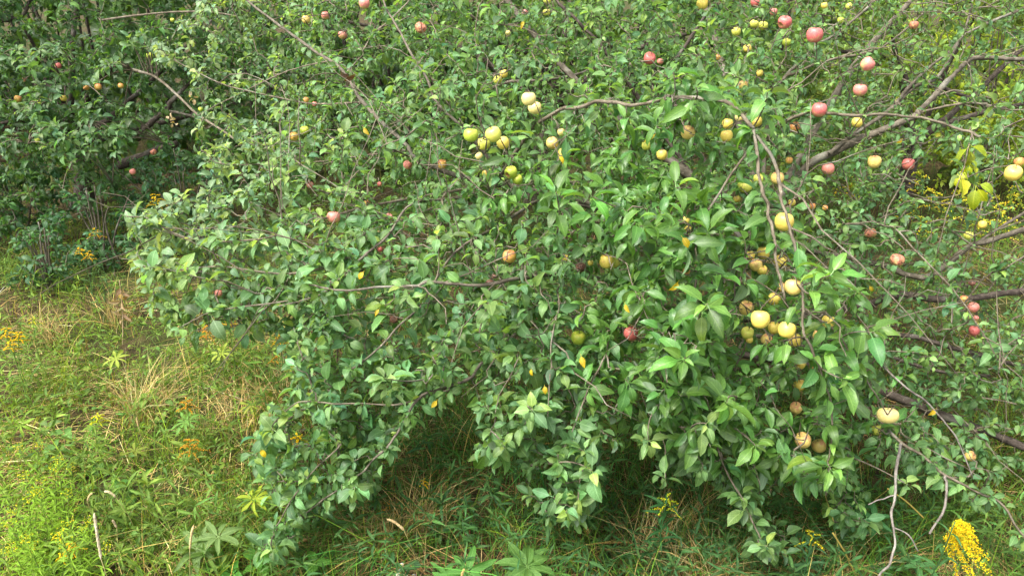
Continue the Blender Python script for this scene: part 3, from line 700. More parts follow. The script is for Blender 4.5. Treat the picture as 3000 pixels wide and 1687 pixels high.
def bush(key, px, py, w_, h_, n, tint, size, dpt=0.8):
    """a shrub: many thin stems from the ground, its foliage a loose dome"""
    g = gb(px, py); t = Tree(np.array([g[0], g[1], 0.])); trees[key] = t
    for k in range(9):
        a = rng.uniform(0, 6.28); r = rng.uniform(.2, .9)
        t.limb(np.vstack([t.base + rng.normal(0, .05, 3) * [1, 1, 0], t.base + [math.cos(a) * r * w_ * .25, math.sin(a) * r * dpt * .3, h_ * .5], t.base + [math.cos(a) * r * w_ * .45, math.sin(a) * r * dpt * .5, h_ * rng.uniform(.7, 1)]]), .012, .004, 'bark', name='stem')
    v = norm(rng.normal(0, 1, (n, 3))) * (rng.uniform(.25, 1, n) ** .5)[:, None]
    tp_ = t.base + np.array([0, 0, h_ * .5]) + v * np.array([w_ * .5, dpt * .6, h_ * .52]); tp_[:, 2] = np.maximum(tp_[:, 2], .08)
    t.grow(tp_, np.array([0, -.5, .6]), gravity=.03, big_len=9)
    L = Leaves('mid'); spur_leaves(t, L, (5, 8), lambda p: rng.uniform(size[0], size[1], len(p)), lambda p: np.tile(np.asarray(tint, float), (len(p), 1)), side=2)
    t.leaves = [L]; return t
bush('bush_a', 2860, 560, 2.4, 2.6, 420, (0.26, 0.34, 0.035), (.05, .075))  # shrub tints lightened and yellowed to show sunlight beyond the limbs
bush('bush_b', 3060, 610, 1.8, 1.9, 230, (0.22, 0.31, 0.035), (.05, .07))
bush('bush_c', 2560, 560, 1.8, 2.0, 230, (0.11, 0.18, 0.03), (.05, .07))
# suckers and saplings in the shade on the left
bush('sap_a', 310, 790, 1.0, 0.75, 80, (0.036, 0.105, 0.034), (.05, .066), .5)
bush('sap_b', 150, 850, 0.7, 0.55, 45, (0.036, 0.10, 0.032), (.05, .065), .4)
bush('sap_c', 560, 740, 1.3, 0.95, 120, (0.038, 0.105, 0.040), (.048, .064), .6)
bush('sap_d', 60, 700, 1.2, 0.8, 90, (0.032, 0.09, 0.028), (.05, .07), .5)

# far thicket: one mass of leaves
def thicket():
    n = 7800
    c = np.stack([rng.uniform(-11, 11, n), rng.uniform(8.9, 13.0, n), 4.6 * rng.random(n) ** 1.25 + .05], -1)
    c[:, 1] += 0.5 * np.sin(c[:, 0] * 1.7)
    c[:1600, 1] = rng.uniform(8.3, 17, 1600); c[:1600, 2] = rng.uniform(.05, .7, 1600); c[:1600, 0] *= 1.2
    L = Leaves('far')
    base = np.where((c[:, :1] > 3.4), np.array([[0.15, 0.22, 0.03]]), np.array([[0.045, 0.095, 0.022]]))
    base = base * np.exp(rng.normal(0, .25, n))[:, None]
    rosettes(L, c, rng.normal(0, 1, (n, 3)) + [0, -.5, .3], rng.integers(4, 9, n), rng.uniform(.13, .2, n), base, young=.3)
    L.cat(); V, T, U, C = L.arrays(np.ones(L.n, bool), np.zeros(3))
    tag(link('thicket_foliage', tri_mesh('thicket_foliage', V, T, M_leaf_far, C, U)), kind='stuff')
    k = 150; x = rng.uniform(-11, 11, k); y = rng.uniform(9.8, 12.6, k); h = rng.uniform(1.5, 4, k)
    u = np.linspace(0, 1, 5)
    pts = np.stack([x[:, None] + np.cumsum(rng.normal(0, .12, (k, 5)), 1), y[:, None] + np.cumsum(rng.normal(0, .1, (k, 5)), 1), h[:, None] * u], -1)
    V, T = tubes(pts, np.linspace(.03, .008, 5)[None] * np.ones((k, 1)), 4)
    tag(link('thicket_stems', tri_mesh('thicket_stems', V, T, M_dark_bark)), kind='stuff')
thicket()
# ------------------------------------------------------------------ apples: pixel, pixel, width in the photograph, colour, share in view, label
AP = [
(2226,935,58,'Y',1,'large plump yellow apple at the heart of the lower cluster'),
(2187,902,46,'PE',.8,'tan apple touching the upper side of the largest yellow apple'),
(2190,975,40,'YG',.8,'greenish apple below and left of the largest yellow apple'),
(2268,960,38,'Y',.6,'yellow apple tucked behind the leaf right of the largest yellow one'),
(2305,966,54,'Y',.8,'broad yellow apple crossed by a dark leaf beside the big cluster'),
(2330,997,42,'Y',1,'yellow apple with an orange dimple at the lower end of the cluster'),
(2245,993,34,'PE',.6,'peach apple peeping out under the largest yellow apple'),
(2196,995,22,'Y',.5,'sliver of a yellow apple under the greenish cluster apple'),
(2396,981,34,'PE',.6,'peach tinted apple half behind leaves right of the cluster'),
(2427,942,40,'Y',.5,'yellow apple mostly covered by the long leaves of the upright shoot'),
(2268,876,38,'Y',.5,'yellow apple glimpsed above the cluster under a long arched leaf'),
(2324,840,52,'PE',.9,'yellow apple with a pink cheek below the two bare hanging branches'),
(2294,840,30,'PE',.6,'small peach apple pressed against the pink cheeked one'),
(2215,776,40,'PE',1,'yellow apple with peach side left of the grey hanging branch'),
(2198,748,26,'Y',.7,'small yellow apple on top of the peach sided one'),
(2233,791,32,'Y',.7,'yellow apple low between the peach sided one and the branch'),
(2288,766,42,'Y',1,'clean yellow apple between the two hanging branches'),
(2237,740,40,'Y',.4,'shaded yellow apple behind leaves above the grey branch end'),
(2297,650,58,'Y',.95,'wide yellow apple with the bare branch crossing its face'),
(2278,522,40,'PE',.9,'peach apple where the second hanging branch begins'),
(2221,524,30,'YG',.6,'yellow green apple above the start of the hanging branch'),
(2182,545,46,'YG',.6,'green yellow apple under dark leaves left of the hanging branches'),
(2312,470,22,'O',.5,'orange scrap of apple behind a mottled leaf above the hanging branch'),
(2160,583,22,'Y',.6,'little yellow apple between rosettes left of the hanging branches'),
(2320,593,22,'Y',.7,'little yellow apple beside the middle of the bare branch'),
(2328,375,36,'O',.5,'orange yellow apple behind a thin bare twig under the big rosette'),
(2215,357,36,'Y',.9,'dented yellow apple right of the bent brown bough'),
(2132,363,34,'Y',.8,'yellow apple left of the bent brown bough, the upper of two'),
(2128,398,38,'Y',.8,'yellow apple left of the bent brown bough, the lower of two'),
(2167,345,28,'C',.6,'pale yellow bit of apple against the bent brown bough'),
(2015,388,44,'PE',.8,'pale apple with pink blush among the broad leaves left of the bough'),
(1939,454,34,'Y',.5,'yellow apple half hidden by broad dark leaves, mid crown'),
(1893,427,30,'YG',.5,'green yellow apple behind an upright leaf, mid crown'),
(2010,645,24,'Y',.8,'upper of two small yellow apples in the deep shade of the crown'),
(2015,673,24,'Y',.8,'lower of two small yellow apples in the deep shade of the crown'),
(2011,795,24,'O',.6,'small orange yellow apple beside the short bare twig'),
(1889,869,18,'O',.6,'tiny orange apple under an arched leaf, mid crown'),
(2600,1216,60,'C',1,'wide cream apple with a notched top on the outer bough'),
(2570,1260,36,'YG',.9,'shaded green apple just under the wide cream one'),
(2351,1289,50,'PE',1,'yellow peach apple, left of a touching pair near the ground'),
(2400,1305,44,'PE',.7,'peach apple, right of a touching pair near the ground'),
(2332,1194,38,'PE',.6,'peach yellow apple hanging under the lower leaves alone'),
(2441,1165,32,'Y',.5,'pale yellow apple behind two crossing long leaves'),
(2342,1128,38,'Y',.7,'yellow apple above a long pale leaf, lower crown'),
(2344,1065,34,'Y',.6,'yellow apple beside the lowest bare hanging twig'),
(2382,1074,26,'O',.5,'orange yellow apple just right of the bare hanging twig'),
(1549,290,46,'C',1,'cream apple in strong light, upper of the bright pair'),
(1567,316,42,'C',1,'cream apple in strong light, lower of the bright pair'),
(1476,217,26,'Y',1,'yellow apple, upper of the small pair behind the crown'),
(1457,234,27,'YG',1,'yellow green apple, lower of the small pair behind the crown'),
(1380,396,47,'G',1,'round green apple at the left of the four apple bunch'),
(1446,394,50,'YG',1,'pale apple with a bright blush, largest of the four apple bunch'),
(1417,421,42,'YG',.8,'yellow green apple at the bottom of the four apple bunch'),
(1474,419,40,'Y',.8,'yellow apple at the right of the four apple bunch'),
(1404,458,24,'C',.5,'pale scrap of apple under the four apple bunch'),
(1618,419,38,'PE',1,'yellow apple with pink shoulder beside a long dark leaf'),
(1652,450,36,'Y',.6,'yellow apple half behind the leaf under the pink shouldered one'),
(1644,388,24,'C',.5,'pale yellow speckled apple above the pink shouldered one'),
(1497,505,40,'Gb',1,'bright green apple with a bite out of its side'),
(1516,526,32,'G',.6,'green apple just under the bitten green one'),
(1427,508,30,'Y',.6,'yellow apple behind leaves left of the bitten green one'),
(1295,481,30,'O',.7,'orange yellow apple in shade where bare boughs cross'),
(1194,483,28,'PK',.7,'pink apple beside the fork of a thin bare twig'),
(1112,540,14,'R',.7,'tiny red apple low in the leaves left of the crossing boughs'),
(1140,636,24,'PK',.6,'pink apple behind a slanting brown bough'),
(1076,593,18,'O',.6,'small orange apple beside a leaf left of the brown bough'),
(978,636,42,'PK',1,'rosy apple alone on the outer left boughs of the near tree'),
(640,859,24,'PK',.9,'small pink apple near the far tip of the longest bough'),
(1114,731,15,'R',.9,'tiny brick red apple on the thin bough above the yellow leaf'),
(1155,935,32,'Bw',1,'peeled brown apple drying beside a yellow leaf'),
(1492,751,42,'O',1,'orange apple in a dark hollow of the crown'),
(1448,810,18,'Bw',.8,'shrunken brown apple above the horizontal bough'),
(1435,828,24,'Bw',.9,'shrivelled pinkish apple lying on the horizontal bough'),
(1703,783,34,'Bw',1,'purple brown shrivelled apple beside the bright yellow pair'),
(1776,765,46,'Y',1,'shiny yellow apple behind a dark upright twig'),
(1800,768,36,'YG',.8,'greenish apple behind the shiny yellow one'),
(1656,756,22,'Y',.6,'yellow apple half covered by a curled leaf, mid crown'),
(1730,770,18,'Y',.6,'yellow apple scrap between shrivelled apple and shiny yellow one'),
(1849,977,46,'R',1,'striped red apple hanging under a curled pale leaf'),
(1695,989,46,'Gb',.9,'yellow green apple eaten away, above a bright yellow leaf'),
(2386,103,50,'R',1,'large rosy red apple below leaves in the upper crown'),
(2299,66,42,'Rb',.9,'red apple with a white bite under a pale rosette'),
(2266,35,24,'PK',.6,'red green apple beside the bitten red one'),
(2305,125,26,'G',.7,'green apple under the bitten red one'),
(2212,8,28,'R',.8,'red apple cut by the top edge above the green pair'),
(2210,71,27,'YG',1,'yellow green apple, left of a touching green pair'),
(2236,76,29,'YG',1,'yellow green apple, right of a touching green pair'),
(2157,93,28,'YG',1,'bright green apple alone left of the green pair'),
(2190,142,26,'Y',.7,'yellow apple half behind leaves below the green pair'),
(2103,169,18,'O',.7,'dull orange apple deep between dark boughs'),
(2058,12,36,'Y',.8,'yellow apple cut by the top edge beside a dark bough'),
(2415,17,20,'Y',.8,'small yellow apple near the top edge beside a bare twig'),
(2487,19,20,'YG',.9,'small green apple near the top edge between two boughs'),
(2464,60,22,'G',.6,'brownish green apple beside the long sloping bough'),
(2677,74,28,'Wb',1,'broken pink apple with pale flesh on the high bough'),
(2542,188,42,'PK',1,'pink and green apple where a bare bough bends'),
(2520,264,42,'PK',.8,'rose apple partly behind its own leaf, upper crown'),
(2400,322,46,'R',1,'dusty red apple at the end of the horizontal bough'),
(2512,359,33,'Y',1,'golden apple hanging below the horizontal bough'),
(2225,215,22,'Y',.6,'yellow apple behind the tip of a tall leaf'),
(2177,250,30,'PE',.5,'peach apple hidden behind the big upright rosette'),
(2427,495,38,'PK',1,'peach and green apple beneath the thick limb'),
(2561,474,40,'PE',.9,'dull peach apple hooded by two leaves'),
(2662,481,38,'Rb',1,'crimson apple half eaten from below'),
(2969,507,50,'Y',1,'flat golden apple hanging by the yellowing leaves'),
(2986,474,30,'O',.6,'orange apple mostly hidden above the flat golden one'),
(2819,516,30,'YG',.5,'green yellow apple inside the yellowing leaf shoot'),
(2550,683,37,'Ww',1,'tan wrinkled apple alone over the thicket of thin twigs'),
(2628,761,44,'Ww',1,'wrinkled peach apple above the dark thick bough'),
(2838,690,28,'YG',1,'lemon green apple beside a large blue green leaf'),
(2878,658,26,'Y',.8,'yellow apple behind the thin upright twig'),
(2848,829,22,'Bw',1,'shrivelled brown apple dangling under a white twig'),
(2824,877,26,'O',.8,'brownish orange apple touching the pink one on the slanting twig'),
(2851,900,34,'PK',1,'matt pink apple, upper of two on the slanting twig'),
(2854,969,32,'R',.9,'rosy apple, lower of two on the slanting twig'),
(2860,931,14,'PK',.6,'pink speck of apple between the two on the slanting twig'),
(2380,604,20,'O',.8,'small orange apple deep behind the hanging branches'),
(2417,609,17,'O',.8,'tiny orange apple with a leaf, deep behind the hanging branches'),
(2842,1335,32,'PE',.5,'peach apple hidden in leaves over the lowest bough'),
# trees behind
(1232,82,38,'Ww',1,'pink apple with a black crack near the dark slanting branch'),
(1067,11,34,'PK',.9,'pink apple cut by the top edge left of the dark branch'),
(1004,103,28,'PK',.8,'pink apple with a green leaf under it, upper crown'),
(953,46,26,'PK',.8,'pink apple, right of two near the upper boughs'),
(897,58,26,'PE',1,'pink and yellow apple, left of two near the upper boughs'),
(861,400,28,'O',1,'red orange apple beside a green one on the left boughs'),
(892,382,28,'G',1,'green apple with red cheek beside the red orange one'),
(897,293,18,'O',.7,'rusty apple deep among pale leaves, left crown'),
(922,305,16,'PK',.8,'bright pink speck of apple beside the rusty one'),
(908,542,22,'PK',.6,'faint pink apple under the left boughs'),
(1601,37,24,'YG',1,'yellow green apple beside the dark slanting limb'),
(1603,3,24,'YG',.7,'yellow green apple cut by the top edge at the dark limb'),
(1538,36,19,'PK',.8,'pink orange apple next to a yellow leaf'),
(1488,97,16,'C',1,'small cream apple beside a thin upright stem'),
(1903,171,38,'R',1,'smooth red apple in the middle of the back tree'),
(1934,181,20,'PK',.6,'pink apple hidden behind the smooth red one'),
]
AP_BACK = [
(171,193,19,'R',1,'small red apple alone on the shaded back tree'),
(73,234,15,'PK',.7,'pale red apple under a pale leaf of the back tree'),
(287,255,21,'O',1,'orange apple, right of two in the shaded back tree'),
(253,257,18,'O',.8,'yellow orange apple, left of two in the shaded back tree'),
(53,290,22,'O',.8,'orange green apple nearest the edge of the shaded tree'),
(186,288,20,'Y',.7,'yellow apple behind twigs in the shaded back tree'),
(118,301,18,'G',.7,'dull green apple low in the shaded back tree'),
(438,163,21,'G',1,'round green apple among olive shoots of the back tree'),
(450,446,19,'W',1,'bruised orange apple beside the lichened low limb'),
(389,503,20,'PK',.9,'pinkish apple over a single round leaf'),
(109,413,18,'G',.5,'faint green apple in the darkest leaves'),
(505,60,13,'G',.6,'tiny green apple under the long bare twig'),
(354,252,17,'O',.6,'orange scrap of apple beside a pale leaf, back tree'),
(588,321,16,'G',.7,'brownish green apple near the withered leaf tuft'),
]
def apple_mesh(mod, seed, nu=20, nv=14):
    r = np.random.default_rng(seed)
    ph = np.linspace(0, np.pi, nv + 1); th = np.arange(nu) * 2 * np.pi / nu
    PH, TH = np.meshgrid(ph, th, indexing='ij')
    lob = 1 + 0.035 * np.cos(5 * TH + r.uniform(0, 6)) * np.sin(PH) * np.clip(PH - .9, 0, 1) + r.uniform(.02, .07) * np.cos(TH + r.uniform(0, 6)) * np.sin(PH)
    rad = np.sin(PH) ** 0.88 * lob * (1 + .06 * np.cos(PH)); h = r.uniform(.94, 1.06)
    z = np.cos(PH) * h - .28 * np.exp(-(PH / .42) ** 2) + .15 * np.exp(-((np.pi - PH) / .34) ** 2)
    if mod == 'w':
        rad = rad * (1 + .05 * np.sin(7 * TH + 3 * PH + r.uniform(0, 6)) + r.normal(0, .035, PH.shape)) * .95; z = z * .88 + r.normal(0, .02, PH.shape)
    V = np.stack([rad * np.cos(TH), rad * np.sin(TH), z], -1).reshape(-1, 3); fl = np.zeros(len(V))
    if mod == 'b':
        c = np.array([r.choice([-.85, .85]), -.62, r.uniform(-.5, .3)]); ch = c / np.linalg.norm(c); rb = .47
        w_ = V - c; ins = (w_ ** 2).sum(1) < rb * rb; al = -(w_ @ ch); pr = (w_ ** 2).sum(1) - al ** 2
        tgt = np.sqrt(np.maximum(rb * rb - pr, 0)); V[ins] += (-ch) * (tgt - al)[ins][:, None] * (1 + .1 * r.normal(size=ins.sum()))[:, None]; fl[ins] = 1
    i, j = np.meshgrid(np.arange(nv), np.arange(nu), indexing='ij'); a0 = i * nu + j; a1 = i * nu + (j + 1) % nu
    T = np.stack([np.stack([a0, a0 + nu, a1 + nu], -1), np.stack([a0, a1 + nu, a1], -1)], 2).reshape(-1, 3)
    T = T[~((T[:, 0] < nu) & (T[:, 2] < nu) & (T[:, 1] >= nu) & False)]
    return V, T, fl
_am = {}
def get_apple(kind):
    mat, mod = (kind[0], kind[1:]) if kind[:2] not in AM else (kind[:2], kind[2:])
    key = (mat, mod, int(rng.integers(0, 3 if mod == '' else 2)))
    if key not in _am:
        V, T, fl = apple_mesh(mod, sum(map(ord, mat + mod)) * 7 + key[2], *(26, 20) if mod else (20, 14))
        me = tri_mesh('apple_skin', V, T, AM[mat]); me.attributes.new('flesh', 'FLOAT', 'POINT').data.foreach_set('value', fl.astype(np.float32)); _am[key] = me
    return _am[key]
sv, st_ = tubes(np.array([[[0, 0, .55], [.02, 0, .75], [.06, .02, 1.0], [.14, .04, 1.3]]]), np.array([[.035, .03, .03, .045]]), 5)
ME_STEM = tri_mesh('apple_stem', sv, st_, M_twig)
def calyx_mesh():
    V = []; T = []
    for k in range(5):
        a = k * 1.2566; c, s_ = math.cos(a), math.sin(a); n = len(V)
        V += [[c * .05 - s_ * .04, s_ * .05 + c * .04, -.70], [c * .05 + s_ * .04, s_ * .05 - c * .04, -.70], [c * .17, s_ * .17, -.80], [c * .11, s_ * .11, -.86]]
        T += [[n, n + 1, n + 2], [n + 1, n + 3, n + 2], [n, n + 2, n + 3]]
    return tri_mesh('apple_calyx', V, T, M_twig, smooth=False)
ME_CAL = calyx_mesh()

CLEAR = []          # pixel disks kept open in front of apples and bare boughs: (px, py, radius px, depth, chance)
def place_apple(px, py, w_, kind, vis, label, group, back=False):
    if back:
        d = 6.2 + rng.uniform(0, .3)
    else:
        d = .066 * FOC / w_ * rng.uniform(.95, 1.05)
        F = front(px, py)[0]
        lo = F - (.24 if vis >= .9 else .12 if vis >= .7 else 0); d = min(max(d - .1, lo), F + (.3 if py > 380 or px > 2300 else .9))
    dia = float(np.clip(.94 * w_ * d / FOC, .024, .082))
    p = P(px, py, d); p[2] = max(p[2], dia * .5)
    tilt = Matrix.Rotation(rng.uniform(0, 6.28), 3, 'Z') @ Matrix.Rotation(abs(rng.normal(0, .38)), 3, 'X') @ Matrix.Rotation(rng.uniform(0, 6.28), 3, 'Z')
    if kind[-1] == 'b': tilt = Matrix.Rotation(rng.normal(.2, .3), 3, 'Z') @ Matrix.Rotation(rng.normal(0, .15), 3, 'X')
    me = get_apple(kind); s_ = dia / 2
    sc = Matrix.Diagonal((s_ * (1.1 if w_ == 60 else 1), s_, s_ * (.88 if w_ == 60 else 1))).to_4x4()
    mw = Matrix.Translation(Vector(p)) @ (tilt.to_4x4() if w_ != 60 else Matrix.Rotation(-.35, 4, 'X')) @ sc
    if w_ >= 24 and not back:
        root = empty('apple', p, label, 'apple', group)
        for nm, m in (('skin', me), ('stem', ME_STEM), ('calyx', ME_CAL)):
            o = link(nm, m, root); o.matrix_basis = Matrix.Translation(-Vector(p)) @ mw
    else:
        o = link('apple', me); o.matrix_world = mw; tag(o, label, 'apple', group)
    CLEAR.append((px, py, (w_ * .5 if not back else w_ * .28) * (1.1 if vis >= .95 else .9 if vis > .75 else .7 if vis > .55 else .55), d - dia * .3, 1.0 if vis >= .7 else .85))
    if not back:        # the stalk reaches a neighbouring twig
        q = t_main.nodes[:t_main.nn]; j = np.argmin(np.sum((q - (p + [0, 0.03, dia * .6])) ** 2, 1))
        if np.linalg.norm(q[j] - p) < .6:
            u = np.linspace(0, 1, 6)[:, None]; a = q[j]; e = p + np.array(tilt @ Vector((0, 0, 1.1))) * s_
            m_ = (a + e) / 2 + np.array([0, 0, .03])
            t_main.tw_pts.append(a * (1 - u) ** 2 + 2 * m_ * u * (1 - u) + e * u * u); t_main.tw_rad.append(np.linspace(.003, .0018, 6))
for a in AP: place_apple(*a, 'apples on the near tree')
for a in AP_BACK: place_apple(*a, 'apples on the shaded tree behind', True)

CLEAR += [(872, 1268, 42, 3.6, .8), (745, 1462, 40, 3.4, .9), (610, 950, 40, 4.6, .7), (700, 960, 30, 4.6, .7), (1955, 1460, 55, 3.3, .8), (2390, 1560, 35, 3.3, .9), (2830, 1600, 95, 2.9, .95), (1240, 1405, 25, 3.6, .9)]
# windfalls on the grass
for px, py, w_, k, lab in ((206, 1316, 23, 'B', 'red brown windfall apple lying between round ground leaves'), (1719, 1578, 22, 'O', 'small orange windfall apple lying in dark grass')):
    g = gb(px, py); g[2] = .05
    o = link('apple', get_apple(k)); s_ = w_ * float(proj(g)[2]) / FOC / 2; tag(o, lab, 'apple', 'windfall apples')
    o.matrix_world = Matrix.Translation(Vector(g)) @ Matrix.Rotation(1.2, 4, 'X') @ Matrix.Scale(s_, 4)

# bare stretches of bough that show in the photograph (index into ML, from, to as shares of the polyline)
for i, f0, f1, pr in ((0, .1, .95, .8), (1, .1, .9, .7), (2, .1, .9, .7), (3, .25, .9, .7), (4, .15, .9, .6), (5, .4, 1, .9), (7, .3, 1, .7), (8, .5, 1, .5), (9, .45, 1, .8), (10, .2, 1, .85), (11, .15, .95, .7), (12, .3, 1, .85),
                      (13, .15, .36, .9), (13, .5, .62, .85), (13, .7, .92, .95), (14, .2, .42, .95), (14, .5, .78, .6), (15, .4, .75, .85), (16, .1, .6, .6), (17, .3, .9, .75), (18, .5, .9, .7), (19, .1, .9, .8), (20, .3, .85, .8), (21, .2, .8, .6), (22, .25, .9, .65), (23, .35, .85, .6),
                      (26, .85, 1, .7), (30, 0, .3, .5), (32, .15, .95, .7), (33, .15, .95, .75), (34, .2, .9, .6), (35, .4, 1, .7), (36, .5, .9, .6), (37, .25, .95, .9), (38, .2, .9, .6), (39, .3, 1, .85), (40, .3, 1, .95), (41, .25, 1, .75), (42, 0, 1, 1), (43, 0, 1, 1), (44, 0, 1, 1), (45, 0, 1, 1)):
    pts = catmull(np.array(ML[i][0], float), 14); n = len(pts); r_ = ML[i][1]
    for q in pts[int(f0 * (n - 1)):int(f1 * (n - 1)) + 1]:
        CLEAR.append((q[0], q[1], max(5, r_ * .6 * FOC / q[2]), q[2] - .01, pr * (.8 if pr < .9 else .92 if pr < 1 else 1)))

# ------------------------------------------------------------------ thin the leaves and pick those that are parts
t_main.leaves = [lr, ll]
everyL = [(k, L) for k, t in trees.items() for L in t.leaves]
CL = np.array(CLEAR)
for k, L in everyL:
    L.cat(); a, b, d = proj(L.mid()); rp = L.size * FOC / d * .36
    drop = (d < 1.9) | (L.mid()[:, 2] < .03)
    rnd = rng.random(L.n)
    for c in CL:
        m = (np.abs(a - c[0]) < c[2] + rp) & (np.abs(b - c[1]) < c[2] + rp) & (d < c[3] + .01)
        if m.any():
            ix = np.nonzero(m)[0]
            dist = np.hypot(a[ix] - c[0], b[ix] - c[1])
            drop[ix[(dist < c[2] + rp[ix] * .8) & (rnd[ix] < c[4])]] = True
    L.keep(~drop)
SX = 3.0; W_, H_ = 1000, 563
ids, pix, dep = [], [], []; off = 0
for k, L in everyL:
    s_ = L.samples(); a, b, d = proj(s_); x = (a / SX).astype(int); y = (b / SX).astype(int)
    ok = (x >= 0) & (x < W_) & (y >= 0) & (y < H_) & (d > .3)
    idg = np.broadcast_to((off + np.arange(L.n))[:, None], ok.shape); L.off = off; off += L.n
    ids.append(idg[ok]); pix.append((y * W_ + x)[ok]); dep.append(d[ok])
ids = np.concatenate(ids); pix = np.concatenate(pix); dep = np.concatenate(dep)
o_ = np.argsort(-dep, kind='stable'); buf = np.full(W_ * H_, -1); buf[pix[o_]] = ids[o_]
# a sample shows unless something clearly nearer was seen in the same cell
zb = np.full(W_ * H_, 1e9); np.minimum.at(zb, pix, dep)
vis = np.bincount(ids, weights=(dep < zb[pix] + .02).astype(float), minlength=off)

def quant(t):
    return tuple(np.round(np.exp(np.round(np.log(np.maximum(t, .004)) * 4) / 4), 4))
_lm = {}
def leaf_mesh(kind, k, tint, mat):
    key = (kind, int(k), tint, mat.name)
    if key not in _lm:
        v, t, u = TM[kind][k]; _lm[key] = tri_mesh('leaf_blade', v, t, mat, np.array(tint), u)
    return _lm[key]
def mat4(R, s_, p):
    m = Matrix(R.tolist()).to_4x4() @ Matrix.Scale(float(s_), 4); m.translation = Vector(p); return m
def leaf_part(root, base, kind, k, R, s_, pos, tint, mat, name='leaf'):
    o = link(name, leaf_mesh(kind, k, tint, mat), root); o.matrix_basis = mat4(R, s_, np.asarray(pos) - base); return o

TREE_TAG = {'main': ('apple_tree', 'large sprawling apple tree hung with yellow apples, nearest the camera', 'apple tree'),
 'left': ('apple_tree', 'shaded apple tree with a dark trunk and scattered small fruit', 'apple tree'),
 'mid': ('apple_tree', 'dark green apple tree standing behind the fruiting tree', 'apple tree'),
 'right': ('apple_tree', 'lighter green apple tree behind the long bare limbs', 'apple tree'),
 'bush_a': ('shrub', 'bright yellow green shrub in full light behind the limbs', 'shrub'),
 'bush_b': ('shrub', 'yellow green shrub cut by the picture edge behind the bare limbs', 'shrub'),
 'bush_c': ('shrub', 'mid green shrub behind the forked limb', 'shrub'),
 'sap_a': ('apple_sapling', 'low blue green apple sapling under the dark trunk', 'sapling'),
 'sap_b': ('apple_sapling', 'smallest leafy sapling in dark grass by the picture edge', 'sapling'),
 'sap_c': ('apple_sapling', 'wide leafy sapling under the tip of the longest bough', 'sapling'),
 'sap_d': ('apple_sapling', 'dim sapling in deep shade beside the dark trunk', 'sapling')}
TREE_GROUP = {'apple_tree': 'apple trees', 'shrub': 'bright shrubs behind the trees', 'apple_sapling': 'saplings under the shaded tree'}
BARK = {'old': M_dark_bark, 'bark': M_bark, 'twig': M_twig, 'dead': M_dead}
for key, t in trees.items():
    nm, lab, cat = TREE_TAG[key]; base = t.base
    root = empty(nm, base, lab, cat, TREE_GROUP[nm])
    for i, (c, rad, mt, name, l_) in enumerate(t.limbs):
        sides = 10 if rad[0] > .03 else 6
        if key.startswith(('bush', 'sap')): sides = 4
        V, T = tubes(c[None], knobbly(c, rad, i + 7, .12)[None], sides)
        o = link(name, tri_mesh(name, V - base, T, BARK[mt]), root)
        if mt == 'dead': o['label'] = 'bare grey dead branch'
    big = sorted(t.big, key=lambda q: -q[1][0])
    for pts, rad in big[:190]:
        c = catmull(pts, 3); V, T = tubes(c[None], knobbly(c, np.interp(np.linspace(0, 1, len(c)), np.linspace(0, 1, 6), rad), 3, .1)[None], 5)
        link('branch', tri_mesh('branch', V - base, T, M_twig), root)
    tw = t.tw_pts + [q[0] for q in big[190:]]; tr_ = t.tw_rad + [q[1] for q in big[190:]]
    if tw:
        V, T = tubes(np.array(tw), np.array(tr_), 3)
        tag(link('twigs', tri_mesh('twigs', V - base, T, M_twig), root), kind='stuff')
    n_take = {'main': 300, 'left': 300, 'mid': 300, 'right': 300}.get(key, 40 if key.startswith('sap') else 120)
    sc = np.concatenate([vis[L.off:L.off + L.n] * L.size / 1.0 for L in t.leaves]) if t.leaves else np.zeros(0)
    thr = np.sort(sc)[-n_take] if len(sc) > n_take else -1
    for L in t.leaves:
        s_ = vis[L.off:L.off + L.n] * L.size; pick = (s_ >= thr) & (s_ > 0)
        for i in np.nonzero(pick)[0]:
            leaf_part(root, base, L.kind, L.tm[i], L.R[i], L.size[i], L.pos[i], quant(L.tint[i]), M_gloss if L.kind == 'long' else M_leaf)
        V, T, U, C = L.arrays(~pick, base)
        tag(link('foliage', tri_mesh('foliage', V, T, M_gloss if L.kind == 'long' else M_leaf, C, U), root), kind='stuff')
